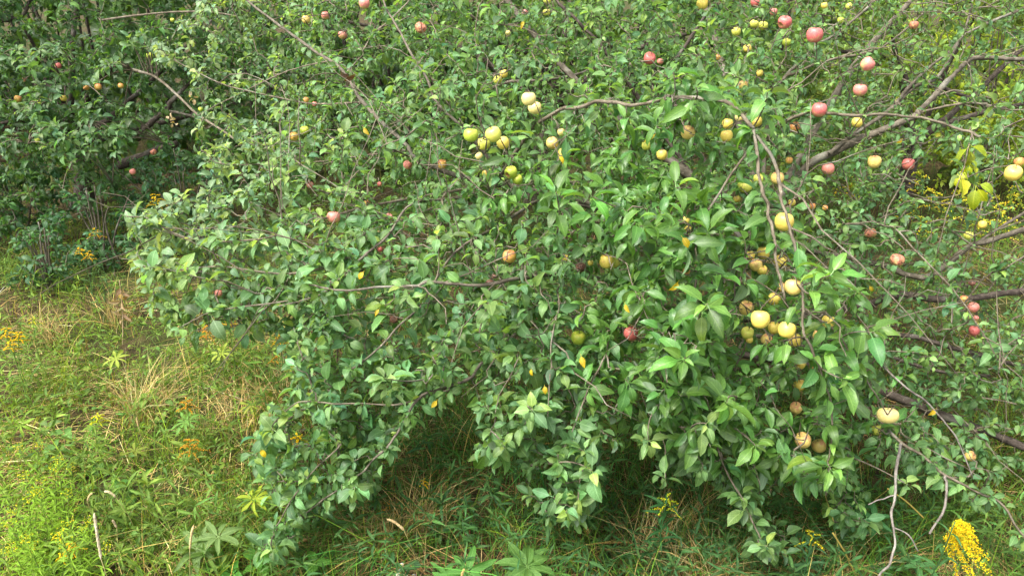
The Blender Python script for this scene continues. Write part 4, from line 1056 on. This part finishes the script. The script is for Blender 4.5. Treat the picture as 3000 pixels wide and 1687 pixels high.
# ------------------------------------------------------------------ grass, straw, ground cover
def blades(n, px, py, h, wd, lean, tint, mat, name, stuff=True, flatness=0.0, dirbias=None, z0=0.0):
    """arched tapering blades rooted on the ground at the given pixels of the photograph"""
    g = P(px, py, ground_depth(py)); g = g[:, :2]; n = len(g)
    z = ground_z(g[:, 0], g[:, 1]) + z0
    a = rng.uniform(0, 6.28, n) if dirbias is None else dirbias + rng.normal(0, .7, n)
    e = np.stack([np.cos(a), np.sin(a), np.zeros(n)], -1); s_ = np.stack([-np.sin(a), np.cos(a), np.zeros(n)], -1)
    tw = rng.uniform(-.8, .8, n)
    ts = np.array([0, .3, .62, .85, 1.0]); wf = np.array([1, .95, .7, .4, 0])
    V = np.zeros((n, 9, 3)); k = 0
    for t, w_ in zip(ts, wf):
        up = h * (t * (1 - flatness) - lean * .38 * t * t) * 1.0; ho = h * (lean * t * t * .9 + flatness * t)
        c = np.stack([g[:, 0], g[:, 1], z], -1) + e * ho[:, None] + np.stack([np.zeros(n), np.zeros(n), np.maximum(up, -.0)], -1)
        sv_ = s_ * np.cos(tw * t * 2)[:, None] + np.array([0, 0, 1.]) * np.sin(tw * t * 2)[:, None]
        if w_ > 0:
            V[:, k] = c - sv_ * (wd * w_ * .5)[:, None]; V[:, k + 1] = c + sv_ * (wd * w_ * .5)[:, None]; k += 2
        else: V[:, k] = c; k += 1
    t_ = np.array([[0, 1, 3], [0, 3, 2], [2, 3, 5], [2, 5, 4], [4, 5, 7], [4, 7, 6], [6, 7, 8]])
    T = (t_[None] + (np.arange(n) * 9)[:, None, None]).reshape(-1, 3)
    C = np.repeat(tint, 9, 0)
    o = link(name, tri_mesh(name, V.reshape(-1, 3), T, mat, C)); return tag(o, kind='stuff')

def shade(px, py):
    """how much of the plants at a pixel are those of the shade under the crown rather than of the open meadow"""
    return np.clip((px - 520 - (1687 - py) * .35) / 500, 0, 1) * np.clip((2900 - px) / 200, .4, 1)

def meadow_xy(n, ylo=560, yhi=1900):
    """even over the ground, thinned with distance"""
    py = yhi - (yhi - ylo) * rng.random(n) ** .85; px = rng.uniform(-350, 3350, n); return px, py

px, py = meadow_xy(36000, 440)
cl = np.sin(px * .013 + 2 * np.sin(py * .011)) + np.sin(py * .027 + px * .006) + rng.normal(0, .7, len(px))
m = cl > -.35; px, py = px[m], py[m]
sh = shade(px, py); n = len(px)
g1 = np.array([0.125, 0.200, 0.014]); g2 = np.array([0.075, 0.17, 0.022])  # g1 open meadow, g2 the grass colour with tree shadow mixed in
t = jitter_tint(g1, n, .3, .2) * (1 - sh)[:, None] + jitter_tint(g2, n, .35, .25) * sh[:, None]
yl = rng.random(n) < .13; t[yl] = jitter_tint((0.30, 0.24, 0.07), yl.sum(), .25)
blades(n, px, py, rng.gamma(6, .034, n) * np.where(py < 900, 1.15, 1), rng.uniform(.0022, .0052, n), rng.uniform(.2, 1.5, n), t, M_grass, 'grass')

px, py = meadow_xy(13500, 640); n = len(px)
keep = np.sin(px * .011 + 1.5 * np.sin(py * .009)) + np.sin(py * .021 - px * .007) + rng.normal(0, .5, n) > -.2; px, py = px[keep], py[keep]; n = len(px)
field = np.sin(px * .004 + py * .006) * 1.2 + 2.6
t = jitter_tint((0.44, 0.33, 0.13), n, .5, .07)
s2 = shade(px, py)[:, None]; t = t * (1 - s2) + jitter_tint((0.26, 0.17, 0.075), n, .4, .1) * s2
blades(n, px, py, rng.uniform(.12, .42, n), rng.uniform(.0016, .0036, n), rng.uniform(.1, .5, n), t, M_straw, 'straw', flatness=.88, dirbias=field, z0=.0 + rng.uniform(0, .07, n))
# matted thatch under the crown
px, py = meadow_xy(6500, 900, 1850); px = rng.uniform(600, 3300, len(px)); n = len(px)
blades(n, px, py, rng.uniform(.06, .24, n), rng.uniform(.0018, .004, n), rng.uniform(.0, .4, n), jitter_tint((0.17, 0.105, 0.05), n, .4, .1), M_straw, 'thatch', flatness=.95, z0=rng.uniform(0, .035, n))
# tussocks of dry and of fresh grass
def tuft(px, py, n, h, r, tint, mat, name, lean=(.3, 1.3)):
    a = px + rng.normal(0, r, n); b = py + rng.normal(0, r * .45, n)
    blades(n, a, b, rng.uniform(.6, 1.1, n) * h, rng.uniform(.002, .004, n), rng.uniform(*lean, n), jitter_tint(tint, n, .25, .1), mat, name)
for px, py, n, h, r in ((1240, 1590, 170, .34, 45), (1130, 1640, 90, .3, 40), (2040, 1720, 130, .34, 60), (410, 1240, 120, .46, 22), (150, 1000, 90, .4, 30), (330, 940, 90, .42, 30),
                        (2000, 1560, 90, .36, 60), (2420, 1690, 120, .3, 70), (480, 1180, 60, .4, 25), (820, 1210, 90, .34, 60), (700, 1260, 110, .3, 70), (1900, 1660, 60, .4, 30), (1680, 1290, 120, .3, 120), (1250, 1330, 140, .34, 120)):
    tuft(px, py, n, h, r, (0.40, 0.30, 0.12) if px < 1000 or n > 200 else (0.31, 0.235, 0.095), M_straw, 'dry_grass')
for px, py, n, h, r, tt in ((930, 1680, 200, .26, 110, (.075, .17, .03)), (1700, 1560, 220, .30, 120, (.045, .12, .03)), (2150, 1640, 260, .30, 110, (.05, .13, .03)), (2480, 1560, 160, .28, 90, (.06, .12, .03)), (1050, 1600, 140, .26, 60, (.08, .19, .03)),
                            (700, 1620, 160, .28, 90, (.11, .19, .035)), (2780, 1500, 200, .28, 90, (.07, .14, .03)), (2950, 1640, 200, .28, 80, (.07, .14, .03)), (160, 1130, 160, .3, 90, (.13, .2, .03)), (560, 1330, 160, .26, 90, (.13, .19, .035)), (450, 1600, 200, .3, 100, (.11, .19, .035)),
                            (1150, 1330, 220, .36, 120, (.06, .16, .03)), (1350, 1290, 200, .38, 110, (.055, .15, .025)), (1850, 1420, 220, .36, 110, (.055, .15, .025)), (1000, 1420, 160, .32, 90, (.06, .16, .03)), (2380, 1480, 200, .34, 90, (.055, .14, .025)), (620, 1090, 180, .42, 90, (.09, .17, .025)), (800, 1150, 160, .36, 80, (.075, .16, .025)), (1450, 1450, 200, .26, 140, (.06, .16, .03)), (2000, 1560, 160, .28, 120, (.055, .15, .03)), (1350, 1640, 160, .24, 130, (.06, .16, .03)), (2700, 1600, 160, .26, 110, (.065, .16, .03)), (30, 820, 220, .4, 60, (.09, .17, .03)), (260, 870, 160, .34, 70, (.07, .14, .03))):
    tuft(px, py, n, h, r, tt, M_grass, 'grass')
# small leaves of the ground cover
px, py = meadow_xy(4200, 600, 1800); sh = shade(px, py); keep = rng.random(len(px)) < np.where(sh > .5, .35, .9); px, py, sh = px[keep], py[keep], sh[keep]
g = P(px, py, ground_depth(py)); g[:, 2] = ground_z(g[:, 0], g[:, 1]) + rng.uniform(.03, .16, len(g))
L = Leaves('mid')
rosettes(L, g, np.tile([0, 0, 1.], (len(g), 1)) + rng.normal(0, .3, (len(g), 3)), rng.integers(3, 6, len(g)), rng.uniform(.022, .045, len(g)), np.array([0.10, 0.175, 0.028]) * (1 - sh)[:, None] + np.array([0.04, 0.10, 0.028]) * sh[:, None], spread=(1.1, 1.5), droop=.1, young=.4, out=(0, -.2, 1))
L.cat(); V, T, U, C = L.arrays(np.ones(L.n, bool), np.zeros(3)); tag(link('ground_cover', tri_mesh('ground_cover', V, T, M_herb, C, U)), kind='stuff')
# narrow leaved weeds in the grass
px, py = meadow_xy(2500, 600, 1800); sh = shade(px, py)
g = P(px, py, ground_depth(py)); g[:, 2] = ground_z(g[:, 0], g[:, 1]) + rng.uniform(.08, .26, len(g))
L = Leaves('weed')
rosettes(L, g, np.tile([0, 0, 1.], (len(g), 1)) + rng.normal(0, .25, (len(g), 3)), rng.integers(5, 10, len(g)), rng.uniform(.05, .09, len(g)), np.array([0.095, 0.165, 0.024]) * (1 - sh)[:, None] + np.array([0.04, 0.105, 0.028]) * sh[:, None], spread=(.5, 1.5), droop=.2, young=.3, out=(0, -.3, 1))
L.cat(); V, T, U, C = L.arrays(np.ones(L.n, bool), np.zeros(3)); tag(link('weeds', tri_mesh('weeds', V, T, M_herb, C, U)), kind='stuff')

# ------------------------------------------------------------------ single plants
def stem_part(root, base, pts, r0, r1, tint, name='stem', sides=6, mat=None):
    c = catmull(pts, 5); V, T = tubes(c[None], np.linspace(r0, r1, len(c))[None], sides)
    link(name, tri_mesh(name, V - base, T, mat or M_stem, np.array(tint)), root); return c

def florets(root, base, P_, s_, tint, name):
    """one flowering spray: little heads of irregular octahedra"""
    n = len(P_); o6 = np.array([[1, 0, 0], [-1, 0, 0], [0, 1, 0], [0, -1, 0], [0, 0, 1], [0, 0, -1]], float)
    t8 = np.array([[0, 2, 4], [2, 1, 4], [1, 3, 4], [3, 0, 4], [2, 0, 5], [1, 2, 5], [3, 1, 5], [0, 3, 5]])
    V = P_[:, None, :] - base + o6[None] * (s_ * rng.uniform(.6, 1.3, (n, 6)))[:, :, None] + rng.normal(0, s_ * .2, (n, 6, 3))
    T = (t8[None] + (np.arange(n) * 6)[:, None, None]).reshape(-1, 3)
    C = np.repeat(jitter_tint(tint, n, .25, .15), 6, 0)
    link(name, tri_mesh(name, V.reshape(-1, 3), T, M_flower, C), root)

def goldenrod(label, base, top, nleaf, leaf, tint, plume, ftint, nspray, nflor, group='goldenrod plants', kind='lance', out=(0, -.2, 1), fs=.0028, droopdir=None):
    base = np.asarray(base, float); top = np.asarray(top, float)
    root = empty('goldenrod', base, label, 'goldenrod', group)
    mid = (base + top) / 2 + rng.normal(0, .02, 3)
    c = stem_part(root, base, [base, mid, top], .0032, .0018, np.array(tint) * 1.1)
    q = quant(np.array(tint)); axis = norm(top - base)
    for i in range(nleaf):
        f = .25 + .75 * i / nleaf; p = c[int(f * (len(c) - 1))]; a = i * 2.4
        d = np.array([math.cos(a), math.sin(a), .25 + .35 * f]); R = frames(d[None], np.array([[0, -.2, 1.]]), .3)[0]
        leaf_part(root, base, kind, i % 4, R, leaf * rng.uniform(.75, 1.1), p, q, M_herb)
    for i in range(nspray):
        f = i / max(1, nspray - 1); a = i * 2.4 + .7
        s0 = top - axis * plume * .75 * (1 - f); ln = plume * (.75 - .45 * f) * rng.uniform(.8, 1.15)
        hd = np.array([math.cos(a), math.sin(a), 0]) if droopdir is None else norm(np.array(droopdir) + .75 * np.array([math.cos(a), math.sin(a), 0]))
        u = np.linspace(.12, 1, nflor)[:, None]
        pts = s0 + hd * ln * u + np.array([0, 0, 1.]) * ln * (.55 * u - .75 * u * u) + rng.normal(0, plume * .018, (nflor, 3))
        florets(root, base, pts, fs, np.array(ftint), 'flower_spray')
    return root

YF = (0.75, 0.50, 0.012); OF = (0.50, 0.27, 0.02); GF = (0.42, 0.45, 0.02)
goldenrod('tall goldenrod in full yellow bloom leaning out beside the dead hanging branch', gb(2655, 1740), P(2798, 1528, 2.62), 16, .085, (.055, .13, .04), .24, (.72, .54, .015), 24, 95, fs=.0027, droopdir=(1.0, -.2, -.45))
def under(px, py, z):
    p = at_height(px, py, z); b = p.copy(); b[2] = ground_z(b[0], b[1]); return b, p
for lab, px, py, z, nl, lf, tt, pl, ft, ns, nf in (
 ('dark green goldenrod with pale unopened plume under the lowest leaves', 1955, 1455, .42, 34, .10, (.034, .105, .03), .10, GF, 9, 22),
 ('goldenrod with a greenish yellow tip beside the straw bank', 2385, 1560, .32, 22, .09, (.035, .11, .035), .09, (.45, .42, .02), 7, 22),
 ('goldenrod with yellow heads seen through leaves of the low bough', 870, 1275, .36, 14, .07, (.06, .13, .03), .075, YF, 12, 26),
 ('small bright yellow goldenrod tuft in shaded grass', 1240, 1405, .22, 12, .06, (.06, .13, .03), .045, YF, 9, 20),
 ('faded orange goldenrod below the small bright yellow tuft', 1140, 1470, .18, 10, .06, (.06, .12, .03), .07, OF, 9, 18),
 ('amber goldenrod, taller of two in the sunny straw', 545, 1170, .42, 18, .075, (.10, .16, .03), .085, OF, 12, 24),
 ('amber goldenrod, lower and wider of two in the sunny straw', 555, 1290, .36, 18, .075, (.11, .17, .03), .105, OF, 15, 24),
 ('orange goldenrod hanging under the tip of the lowest left bough', 605, 955, .5, 14, .075, (.09, .14, .03), .11, OF, 14, 26),
 ('yellow goldenrod right of the orange one under the bough', 665, 925, .5, 12, .07, (.09, .15, .03), .09, (.6, .4, .02), 10, 22),
 ('goldenrod with two small yellow heads in front of dark grass', 815, 985, .45, 12, .07, (.08, .14, .03), .08, (.62, .4, .02), 9, 20),
 ('goldenrod with a few orange florets low in the straw', 805, 1045, .3, 10, .06, (.08, .13, .03), .06, OF, 6, 16),
 ('yellow goldenrod, left of two in shade under the dark trunk', 232, 725, .5, 10, .08, (.05, .11, .03), .08, YF, 8, 18),
 ('yellow goldenrod, right of two in shade under the dark trunk', 258, 738, .5, 10, .08, (.05, .11, .03), .08, (.66, .42, .015), 9, 18),
 ('goldenrod flowering above the wide sapling', 455, 570, .75, 10, .09, (.05, .11, .03), .13, YF, 10, 20),
 ('dull goldenrod seen behind the wide sapling', 278, 668, .6, 10, .08, (.05, .11, .03), .10, (.5, .34, .02), 8, 16),
 ('pale yellow goldenrod at the picture edge above the meadow', 18, 962, .5, 14, .07, (.10, .18, .03), .085, YF, 10, 20),
 ('yellow goldenrod right of the pale one at the picture edge', 54, 974, .48, 14, .07, (.10, .18, .03), .075, YF, 10, 20),
 ('lowest of the three yellow goldenrods at the picture edge', 27, 1000, .45, 12, .07, (.10, .18, .03), .075, YF, 9, 18),
 ('slender goldenrod with one greenish tip in the meadow', 95, 930, .45, 14, .06, (.11, .19, .03), .06, (.5, .5, .02), 6, 16),
 ('flat topped goldenrod with lime flowers among round leaves', 285, 1215, .4, 22, .07, (.12, .2, .03), .065, (.55, .56, .02), 12, 18),
 ('goldenrod with orange yellow head left of the pale seed spike', 205, 1592, .32, 24, .08, (.12, .22, .03), .06, (.7, .42, .015), 10, 24),
 ('goldenrod with lemon head just below the orange yellow one', 178, 1622, .28, 16, .07, (.12, .22, .03), .045, YF, 8, 20),
 ('goldenrod with sparse lemon florets above the orange yellow one', 168, 1560, .34, 22, .08, (.12, .22, .03), .05, (.62, .56, .02), 6, 14)):
    b, p = under(px, py, z)
    goldenrod(lab, b, p, nl, lf, tt, pl, ft, ns, nf)
# the patch of goldenrod in the light beyond the limbs
for i, (px, py) in enumerate(((2700, 510), (2740, 560), (2790, 600), (2850, 590), (2910, 570), (2950, 600), (2990, 550), (2660, 590), (2510, 500), (2880, 640), (2960, 660), (2710, 640), (2500, 520), (2820, 540))):
    d = 7.0 + rng.uniform(-.4, .3); p = P(px, py, d); b = p.copy(); b[2] = 0
    goldenrod('yellow flowering goldenrod in the bright patch beyond the bare limbs', b, p, 10, .10, (.13, .2, .03), .26, (.62, .56, .05), 7, 12, 'goldenrods in the bright patch', fs=.009)

# narrow leaved stems of the lower left corner: one built, then copied with all its parts
def fine_plant():
    base = np.zeros(3); top = np.array([.03, 0, .42])
    root = empty('narrow_leaved_goldenrod', base, 'bright green narrow leaved goldenrod stem in the lower corner clump', 'goldenrod', 'narrow leaved goldenrods in the lower corner')
    c = stem_part(root, base, [base, [.01, .01, .2], top], .0025, .0012, (.13, .2, .03))
    for i in range(30):
        f = .2 + .8 * i / 30; a = i * 2.4; d = np.array([math.cos(a), math.sin(a), .5]); R = frames(d[None], np.array([[0, 0, 1.]]), .2)[0]
        leaf_part(root, base, 'lance' if i % 2 else 'needle', i % 4, R, .085 * (1.1 - .5 * f), c[int(f * (len(c) - 1))], (.165, .29, .022), M_herb)
    for i in range(3):
        a = i * 2.1; p0 = top + np.array([math.cos(a) * .012, math.sin(a) * .012, .0])
        florets(root, base, p0 + rng.normal(0, .008, (9, 3)), .0026, np.array((.46, .50, .02)), 'flower_head')
    return root
proto = fine_plant()
spots = [(30, 1360), (95, 1375), (170, 1370), (130, 1440), (55, 1445), (10, 1450), (205, 1440), (100, 1510), (40, 1505), (165, 1500), (110, 1575), (35, 1580), (190, 1560), (240, 1540), (45, 1330), (110, 1345), (20, 1400), (85, 1410), (150, 1400), (40, 1470), (120, 1475), (180, 1455), (65, 1540), (10, 1530), (145, 1540), (210, 1510), (0, 1300), (230, 1580), (75, 1600), (250, 1640), (20, 1620)]
for i, (px, py) in enumerate(spots):
    b, p = under(px, py, .40)
    if i == 0: r = proto
    else:
        r = proto.copy(); COL.objects.link(r)
        for ch in list(proto.children):
            c = ch.copy(); COL.objects.link(c); c.parent = r
    r.location = Vector(b); r.rotation_euler = (rng.normal(0, .12), rng.normal(0, .12), rng.uniform(0, 6.28)); s_ = rng.uniform(.8, 1.15); r.scale = (s_, s_, s_)

def palmate(label, px, py, z, nf, ln, tint, cat='lupine', name='lupine', tilt=(0, -.3, 1), whorls=1, kind='finger', drop=.15, group='lupines in the grass'):
    b, p = under(px, py, z)
    root = empty(name, b, label, cat, group); q = quant(np.array(tint))
    for w_ in range(whorls):
        c0 = p + (rng.normal(0, .05, 3) * np.array([1, 1, .4]) + [0, 0, -.04 * w_] if w_ else 0)
        stem_part(root, b, [b, (b + c0) / 2 + rng.normal(0, .012, 3), c0], .0022, .0016, np.array(tint) * .9)
        ax = norm(np.array(tilt, float) + rng.normal(0, .15, 3)); e1 = norm(np.cross(ax, [0, 1, .2])); e2 = np.cross(ax, e1); ph = rng.uniform(0, 6.28)
        for i in range(nf):
            a = ph + i * 6.283 / nf; d = e1 * math.cos(a) + e2 * math.sin(a) + ax * .25 - np.array([0, 0, drop])
            R = frames(d[None], ax[None], .2)[0]
            leaf_part(root, b, kind, i % 4, R, ln * rng.uniform(.85, 1.1), c0, q, M_herb, 'leaflet' if name in ('lupine', 'wild_strawberry') else 'leaf')
LY = (.22, .27, .035); LG = (.06, .17, .03)
for lab, px, py, z, nf, ln, tt, wh in (
 ('pale yellow lupine leaf beside the withered stalk', 340, 1050, .22, 8, .085, LY, 1), ('yellow green lupine leaf in front of the amber goldenrods', 650, 1035, .25, 8, .080, LY, 1),
 ('lupine with drooping yellow fingers over dry grass', 745, 1462, .24, 9, .090, (.22, .30, .025), 1), ('pale lupine low in the straw by the low bough', 735, 1190, .16, 8, .07, LY, 1),
 ('yellow lupine leaf under the low bough tip', 860, 1075, .3, 7, .08, LY, 1), ('lime lupine leaf near the picture edge', 60, 1245, .2, 7, .07, (.16, .26, .03), 1),
 ('lime lupine leaf left of the curved seed spike', 395, 1320, .14, 8, .065, (.17, .25, .03), 1), ('lupine leaf left of the upright seed spike', 360, 1495, .18, 8, .07, (.14, .25, .03), 1),
 ('small star shaped lupine leaf in the middle of the grass', 1472, 1515, .13, 10, .045, LG, 1), ('dark lupine leaf in shade under the crown', 1378, 1245, .22, 9, .055, (.045, .13, .03), 1),
 ('green lupine leaf in the strawy middle ground', 545, 1235, .25, 9, .08, (.11, .2, .035), 1), ('yellow lupine leaf low on the left of the meadow', 85, 1610, .15, 6, .06, (.2, .26, .03), 1),
 ('lupine leaf under the orange windfall', 1640, 1680, .12, 8, .05, LG, 1), ('tiny lupine beside the drooping straw at the bottom', 2345, 1610, .12, 7, .04, (.11, .2, .03), 1)):
    palmate(lab, px, py, z, nf, ln, tt, whorls=wh)
for lab, px, py, z, nf, ln, tt, wh in (
 ('broad leaved weed with long pale green leaves at the bottom', 640, 1572, .22, 7, .105, (.10, .19, .045), 2), ('bright broad leaved weed right of the pale one', 805, 1575, .2, 7, .10, (.11, .22, .035), 1),
 ('large broad leaved weed cut by the bottom edge', 1545, 1660, .22, 8, .12, (.075, .17, .035), 2), ('broad leaved weed with upright leaves at the bottom edge', 1370, 1675, .2, 7, .11, (.07, .16, .03), 2),
 ('broad leaved weed beside the straw tuft', 1310, 1690, .15, 6, .09, (.07, .16, .03), 1), ('dark weed with drooping leaves beside the dead branch', 2560, 1520, .2, 6, .085, (.04, .12, .04), 2),
 ('weed with shiny oval leaves right of the tall goldenrod stem', 2690, 1660, .16, 6, .09, (.05, .14, .04), 1)):
    palmate(lab, px, py, z, nf, ln, tt, 'weed', 'broadleaf_weed', whorls=wh, kind='broad', group='broad leaved weeds')
for lab, px, py, z, tt, wh in (
 ('bright three leaved strawberry plant at the bottom edge', 752, 1628, .10, (.09, .24, .03), 2), ('strawberry plant under the broad leaved weed', 636, 1650, .09, (.075, .2, .035), 1), ('strawberry plant cut by the bottom edge', 682, 1682, .08, (.07, .2, .03), 1),
 ('strawberry plant beside the leaves of the low bough', 925, 1650, .1, (.08, .22, .03), 1), ('strawberry plant by the windfall apple', 190, 1270, .14, (.11, .2, .05), 2), ('strawberry plant right of the windfall apple', 238, 1345, .12, (.12, .21, .04), 2),
 ('strawberry plant with rounder leaves left of the windfall', 140, 1250, .12, (.10, .19, .05), 1), ('strawberry plant in the straw by the slender stems', 430, 1170, .16, (.12, .21, .035), 2), ('strawberry plant under the slender goldenrod', 350, 1420, .1, (.08, .2, .035), 2),
 ('shaded strawberry plant by the dead branch', 2515, 1440, .2, (.06, .16, .035), 2)):
    palmate(lab, px, py, z, 3, .062, tt, 'strawberry', 'wild_strawberry', whorls=wh, kind='straw', drop=.05, group='wild strawberries')

def timothy(label, top, bot, stem_to, r, tint):
    """a spike of seed on a thin stalk"""
    top = np.asarray(top); bot = np.asarray(bot); b = np.asarray(stem_to)
    root = empty('timothy_grass', b, label, 'grass spike', 'timothy spikes')
    stem_part(root, b, [b, (b + bot) / 2 + rng.normal(0, .02, 3), bot], .0016, .0013, (.3, .27, .1))
    n = 34; u = np.linspace(0, 1, n)[:, None]; c = bot * (1 - u) + top * u + np.array([0, 0, 1.]) * 0.012 * np.sin(u * 3.1)
    rad = r * np.minimum(1, np.minimum(u[:, 0] * 9 + .25, (1 - u[:, 0]) * 7 + .3)); rad = np.repeat(rad[:, None], 1, 1)[:, 0]
    V, T = tubes(c[None], rad[None], 10); V = V.reshape(n, 10, 3); cc = c[:, None, :]; V = cc + (V - cc) * (1 + rng.normal(0, .16, (n, 10)))[:, :, None]
    C = jitter_tint(tint, n * 10, .3, .08)
    link('seed_head', tri_mesh('seed_head', V.reshape(-1, 3) - b, T, M_straw, C, smooth=False), root)
def tim(label, t, b, z, r, tint, dz=None):
    bot = at_height(b[0], b[1], z); d = float(proj(bot)[2]); top = P(t[0], t[1], d - .015); foot = bot.copy(); foot[2] = 0; foot[0] += rng.normal(0, .02)
    timothy(label, top, bot, foot, r, tint)
tim('tall pale grey timothy spike standing upright at the bottom', (276, 1502), (297, 1640), .42, .0048, (.42, .36, .24))
tim('shorter tan timothy spike right of the tall pale one', (568, 1538), (556, 1610), .34, .0042, (.46, .36, .17))
tim('curved cream timothy spike bent over the lupine', (305, 1440), (340, 1456), .3, .005, (.48, .42, .24))
tim('curved cream timothy spike beside the dry tuft', (1133, 1520), (1184, 1553), .26, .0052, (.52, .38, .19))
tim('small timothy spike tilted beside the curved one', (272, 1445), (256, 1470), .25, .004, (.42, .33, .16))
tim('thin beige timothy spike in the meadow straw', (400, 1222), (406, 1250), .3, .004, (.44, .33, .15))
tim('short bent timothy spike behind the tall pale one', (328, 1525), (342, 1545), .25, .0045, (.42, .34, .2))
tim('timothy spike cut by the bottom edge', (1362, 1668), (1352, 1690), .22, .0045, (.5, .34, .13))

# the withered stalk with curled leaves
b, p = under(352, 830, .62); b = gb(360, 1010); p = P(350, 822, float(ground_depth(1010)) - .12)
root = empty('withered_weed', b, 'withered brown weed with curled dry leaves on a bare stalk', 'dead weed')
c = stem_part(root, b, [b, (b + p) / 2 + [.01, 0, 0], p], .004, .002, (.36, .27, .17), mat=M_straw)
for i in range(16):
    f = .35 + .6 * i / 16; a = i * 2.4; d = np.array([math.cos(a) * .7, math.sin(a) * .7, -.6 + rng.uniform(0, .8)]); R = frames(d[None], np.array([[0, -1, .3]]), .8)[0]
    leaf_part(root, b, 'broad', i % 4, R, rng.uniform(.05, .1), c[int(f * (len(c) - 1))], ((.30, .215, .12), (.19, .125, .07))[i % 2], M_herb)
# bare dead stick leaning by the shaded trunk
b = gb(190, 640); p0, p1 = P(158, 508, 7.6), P(208, 590, 7.6)
root = empty('dead_stick', b, 'pale broken stick leaning in front of the dark trunk', 'stick'); stem_part(root, b, [b, p1, p0], .016, .010, (.4, .36, .28), mat=M_dead)
# lying sticks and canes
for lab, a, e, r, mt in (('long yellow dry cane slanting through the grass by the dead branch', (2600, 1430, .35), (2705, 1515, .18), .0035, M_straw), ('green yellow cane rising from the bottom edge', (2440, 1560, .35), (2510, 1690, .05), .004, M_straw)):
    A, B = at_height(*a), at_height(*e); root = empty('dry_cane', B * [1, 1, 0], lab, 'cane', 'dry canes'); stem_part(root, B * [1, 1, 0], [B, (A + B) / 2 + [0, 0, .01], A], r, r * .8, (.40, .32, .08), mat=mt)
# fern at the foot of the shaded trunk
b = gb(245, 640); root = empty('fern', b, 'small fern frond at the foot of the dark trunk', 'fern')
tp_ = P(258, 590, 7.7); c = stem_part(root, b, [b, (b + tp_) / 2 + [0, 0, .05], tp_], .003, .0015, (.05, .12, .03))
for i in range(2, len(c) - 1):
    for sgn in (-1, 1):
        d = np.array([sgn, -.2, .2]); leaf_part(root, b, 'lance', i % 4, frames(d[None], np.array([[0, -.6, .8]]), .1)[0], .16 * (1.1 - i / len(c)), c[i], (.05, .12, .03), M_herb)
# white asters at the bottom edge
b, p = under(1183, 1672, .16); root = empty('white_aster', b, 'small cluster of white aster flowers at the bottom edge', 'aster')
for i in range(9):
    q = p + np.array([rng.normal(0, .025), rng.normal(0, .02), rng.normal(0, .018)])
    stem_part(root, b, [b, (b + q) / 2 + rng.normal(0, .006, 3), q], .0012, .0009, (.1, .18, .04), sides=4)
    V = []; T = []
    for k in range(12):
        a = k * .5236; cc = np.array([math.cos(a), math.sin(a), .25]); s_ = np.array([-math.sin(a), math.cos(a), 0]); n = len(V)
        V += [q + cc * .002 - b, q + cc * .006 + s_ *   .0012 - b, q + cc * .009 - b, q + cc * .006 - s_ *   .0012 - b]; T += [[n, n + 1, n + 2], [n, n + 2, n + 3]]
    link('ray_petals', tri_mesh('ray_petals', V, T, M_flower, np.array((.62, .61, .55))), root)
    florets(root, b, q[None] + [0, 0, .002] + rng.normal(0, .0006, (3, 3)), .0022, np.array((.62, .48, .05)), 'flower_disc')
# dock-like round leaf standing alone in the grass
b, p = under(1390, 1372, .14); root = empty('dock_leaf', b, 'single broad smooth leaf standing in shaded grass', 'leafy weed')
stem_part(root, b, [b, b * .4 + p * .6, p], .002, .0016, (.1, .2, .04)); leaf_part(root, b, 'straw', 0, frames(np.array([[.6, 0, .9]]), np.array([[0, -1, .4]]), .1)[0], .10, p, (.11, .24, .03), M_herb)
# withered leaf clumps caught in the shaded boughs
for px, py, d, lab in ((566, 285, 5.9, 'withered cream leaf tuft caught in the shaded boughs, upper one'), (505, 354, 6.3, 'withered cream leaf tuft caught in the shaded boughs, lower one'), (1020, 228, 4.0, 'dark dead leaf bunch on the long upper bough')):
    p = P(px, py, d); root = empty('withered_tuft', p, lab, 'dead leaves', 'withered tufts'); dk = px > 900
    for i in range(9):
        leaf_part(root, p, 'mid', i % 4, frames(rng.normal(0, 1, (1, 3)), rng.normal(0, 1, (1, 3)), 1)[0], .045, p + rng.normal(0, .012, 3), (.07, .035, .02) if dk else (.42, .33, .2), M_herb)
print('objects', len(bpy.data.objects), 'tris', sum(len(o.data.polygons) for o in bpy.data.objects if o.type == 'MESH'))
